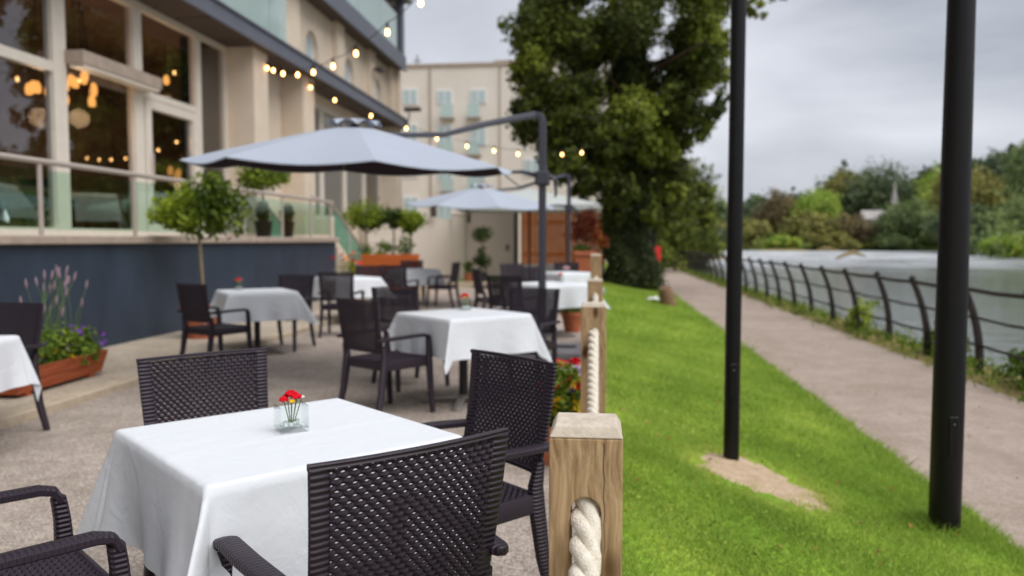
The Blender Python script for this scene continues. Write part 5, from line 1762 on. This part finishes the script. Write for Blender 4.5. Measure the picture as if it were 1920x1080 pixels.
for mm, n_ in (('petal_purple', 46), ('petal_yellow', 12), ('petal_white', 10)):
    mb = MB()
    for k in range(n_):
        flower_head(mb, (q.uniform(-.10, .22), q.uniform(-.6, .62), q.uniform(.24, .50)), q.uniform(.018, .032), q)
    o = mb.build('pansies', M[mm], tg, fix=False); o['kind'] = 'stuff'
stems = MB(); spikes = MB()
for k in range(26):
    y0 = q.uniform(-.3, .45); a = q.uniform(0, 6.28); ln = q.uniform(.35, .78); sp_ = q.uniform(.1, .55)
    tip = (math.cos(a) * sp_ * .45, y0 + math.sin(a) * sp_ * .8, .22 + ln)
    stems.sweep([(0, y0, .2), (tip[0] * .45, y0 + (tip[1] - y0) * .4, .22 + ln * .6), tip], [.004, .0035, .0025], 5)
    d = Vector((tip[0] * .3, (tip[1] - y0) * .3, .3)).normalized()
    spikes.sweep([Vector(tip) - d * .01, Vector(tip) + d * .02, Vector(tip) + d * .05, Vector(tip) + d * .075], [.004, .011, .009, .003], 6)
stems.build('lavender_stems', M['stem'], tg)['kind'] = 'stuff'
M['lavender'] = mat('faded_lavender', (0.30, 0.20, 0.24), 0.8, var=.2, vscale=30)
spikes.build('lavender_spikes', M['lavender'], tg)['kind'] = 'stuff'

# flower box by the rope posts
fb = thing('flower_box', 'terracotta box of red and yellow flowers beside the second rope post', 'planter', (-.215, 5.0, 0), R(2))
MB().add([(-.12, -.28, 0), (.12, -.28, 0), (.12, .28, 0), (-.12, .28, 0), (-.155, -.32, .24), (.155, -.32, .24), (.155, .32, .24), (-.155, .32, .24)], [(3, 2, 1, 0), (0, 1, 5, 4), (1, 2, 6, 5), (2, 3, 7, 6), (3, 0, 4, 7)]).build('box', M['terracotta'], fb)
for sy in (-1, 1):
    MB().cbox((0, sy * .325, .225), (.33, .02, .04), .004).build('rim', M['terracotta'], fb)
MB().bb(-.145, .145, -.31, .31, .18, .215).build('soil', M['soil'], fb)
c, nn, tt = clumps([(0, -.15, .36, .15, .18, .13, .5), (0, .15, .38, .15, .18, .15, .6), (.03, 0, .46, .11, .16, .11, .7)], 1100, .2, .5, sub=8)
leaf_object('foliage', c, nn, .05 * (.6 + .8 * rng.random(len(c))), tt, M['leaf_bed'], fb, .5)
for mm, n_, zlo in (('petal_red', 18, .44), ('petal_yellow', 20, .32), ('petal_purple', 12, .36), ('petal_orange', 6, .3)):
    for k in range(n_):
        mb = MB()
        flower_head(mb, (q.uniform(-.14, .16), q.uniform(-.34, .26), q.uniform(zlo, zlo + .16)), q.uniform(.034, .05), q)
        mb.build('flower', M[mm], fb, fix=False)
# small pot with flowers by the third post, and red flowers at the wall end
def bloom_pot(name, label, loc, h, mats, pot='terracotta', pr=.16, n_=10):
    t = thing(name, label, 'pot plant', loc)
    MB().lathe([(pr * .7, 0), (pr, .24), (pr * 1.08, .24), (pr * 1.08, .29), (pr * .9, .29)], n=16).build('pot', M[pot], t, smooth='auto')
    c, nn, tt = clumps([(0, 0, .29 + h * .4, pr * 1.3, pr * 1.3, h * .45, .5)], 500, .15, .4, sub=7)
    leaf_object('foliage', c, nn, .06, tt, M['leaf_bed'], t, .5)
    for mm in mats:
        for k in range(n_):
            mb = MB(); flower_head(mb, (q.gauss(0, pr * .6), q.gauss(0, pr * .6), .29 + h * q.uniform(.55, 1.0)), .045, q)
            mb.build('flower', M[mm], t, fix=False)
bloom_pot('patio_pot', 'small terracotta pot with a green plant by the third rope post', (-.36, 11.75, 0), .25, ('petal_red',), n_=4)
bloom_pot('flower_pot', 'pot of red and orange flowers at the end of the navy wall', (-4.72, 14.9, .066), .75, ('petal_red', 'petal_orange'), pr=.2, n_=12)

# ------------------------------------------------------------------ inside the restaurant
def indoor_table(label, x, y, seed):
    t = thing('indoor_table', label, 'table', (x, y, FZ - .03), R(seed * 11), 'tables seen through the restaurant windows')
    MB().cbox((0, 0, .735), (.9, .9, .03), .006).build('tabletop', M['black_metal'], t)
    MB().lathe([(.25, 0), (.22, .03), (.04, .05), (.04, .72)], n=12).build('pedestal', M['black_metal'], t)
    o = cloth_mesh(.45, .45, .45, seed, 28).build('indoor_cloth', M['cloth'], None, smooth=True)
    o.location = (x, y, FZ + .725); o.rotation_euler = (0, 0, R(seed * 11))
    tag(o, label.replace('table', 'cloth on the table'), 'tablecloth', 'white cloths inside the restaurant')
indoor_table('white table inside, behind the leftmost window', -8.35, 9.9, 2)
indoor_table('white table inside, behind the wide second window', -8.5, 12.6, 3)
indoor_table('white table inside, behind the glass door', -8.6, 15.4, 4)
for lb_, x, y, a in (('dark armchair indoors behind the leftmost window', -8.3, 10.9, -90), ('dark armchair indoors left of the second window table', -8.4, 11.55, 90), ('dark armchair indoors behind the glass door', -8.5, 14.4, 90)):
    copy_thing(chair0, (x, y, FZ - .03), R(a - 90), lb_, 'chairs seen through the restaurant windows')
def pendant(label, x, y, z, n, sp):
    t = thing('pendant_lamp', label, 'lamp', (x, y, z), 0, 'lit pendant lamps in the restaurant')
    q = random.Random(n + int(y))
    ld = bpy.data.lights.new('pendant_light', 'POINT'); ld.energy = 5.5 * n ** .6; ld.color = (1.0, .62, .32); ld.shadow_soft_size = .15
    lo = bpy.data.objects.new('pendant_light', ld); C.objects.link(lo); lo.parent = t; lo.location = (0, 0, -.5)
    for k in range(n):
        a = k * 2.4
        px, py, pz = math.cos(a) * sp, math.sin(a) * sp, q.uniform(-.32, .32)
        MB().sweep([(px, py, pz), (px * .3, py * .3, HEAD - z)], .006, 5).build('cord', M['cable'], t)
        MB().lathe([(.015, -.10), (.05, -.09), (.058, -.015), (.046, .05), (.02, .085)], (px, py, pz), 10).build('glass_shade', M['amber'], t, smooth=True)
pendant('cluster of amber glass pendants behind the leftmost window', -8.5, 11.55, 3.72, 5, .15)
pendant('larger cluster of amber glass pendants behind the second window', -8.5, 12.5, 3.85, 9, .22)
pendant('low amber chandelier seen through the glass door', -8.5, 15.75, 2.98, 7, .24)
pendant('single warm lamp high behind the pane over the door', -8.5, 15.2, 4.6, 1, .01)
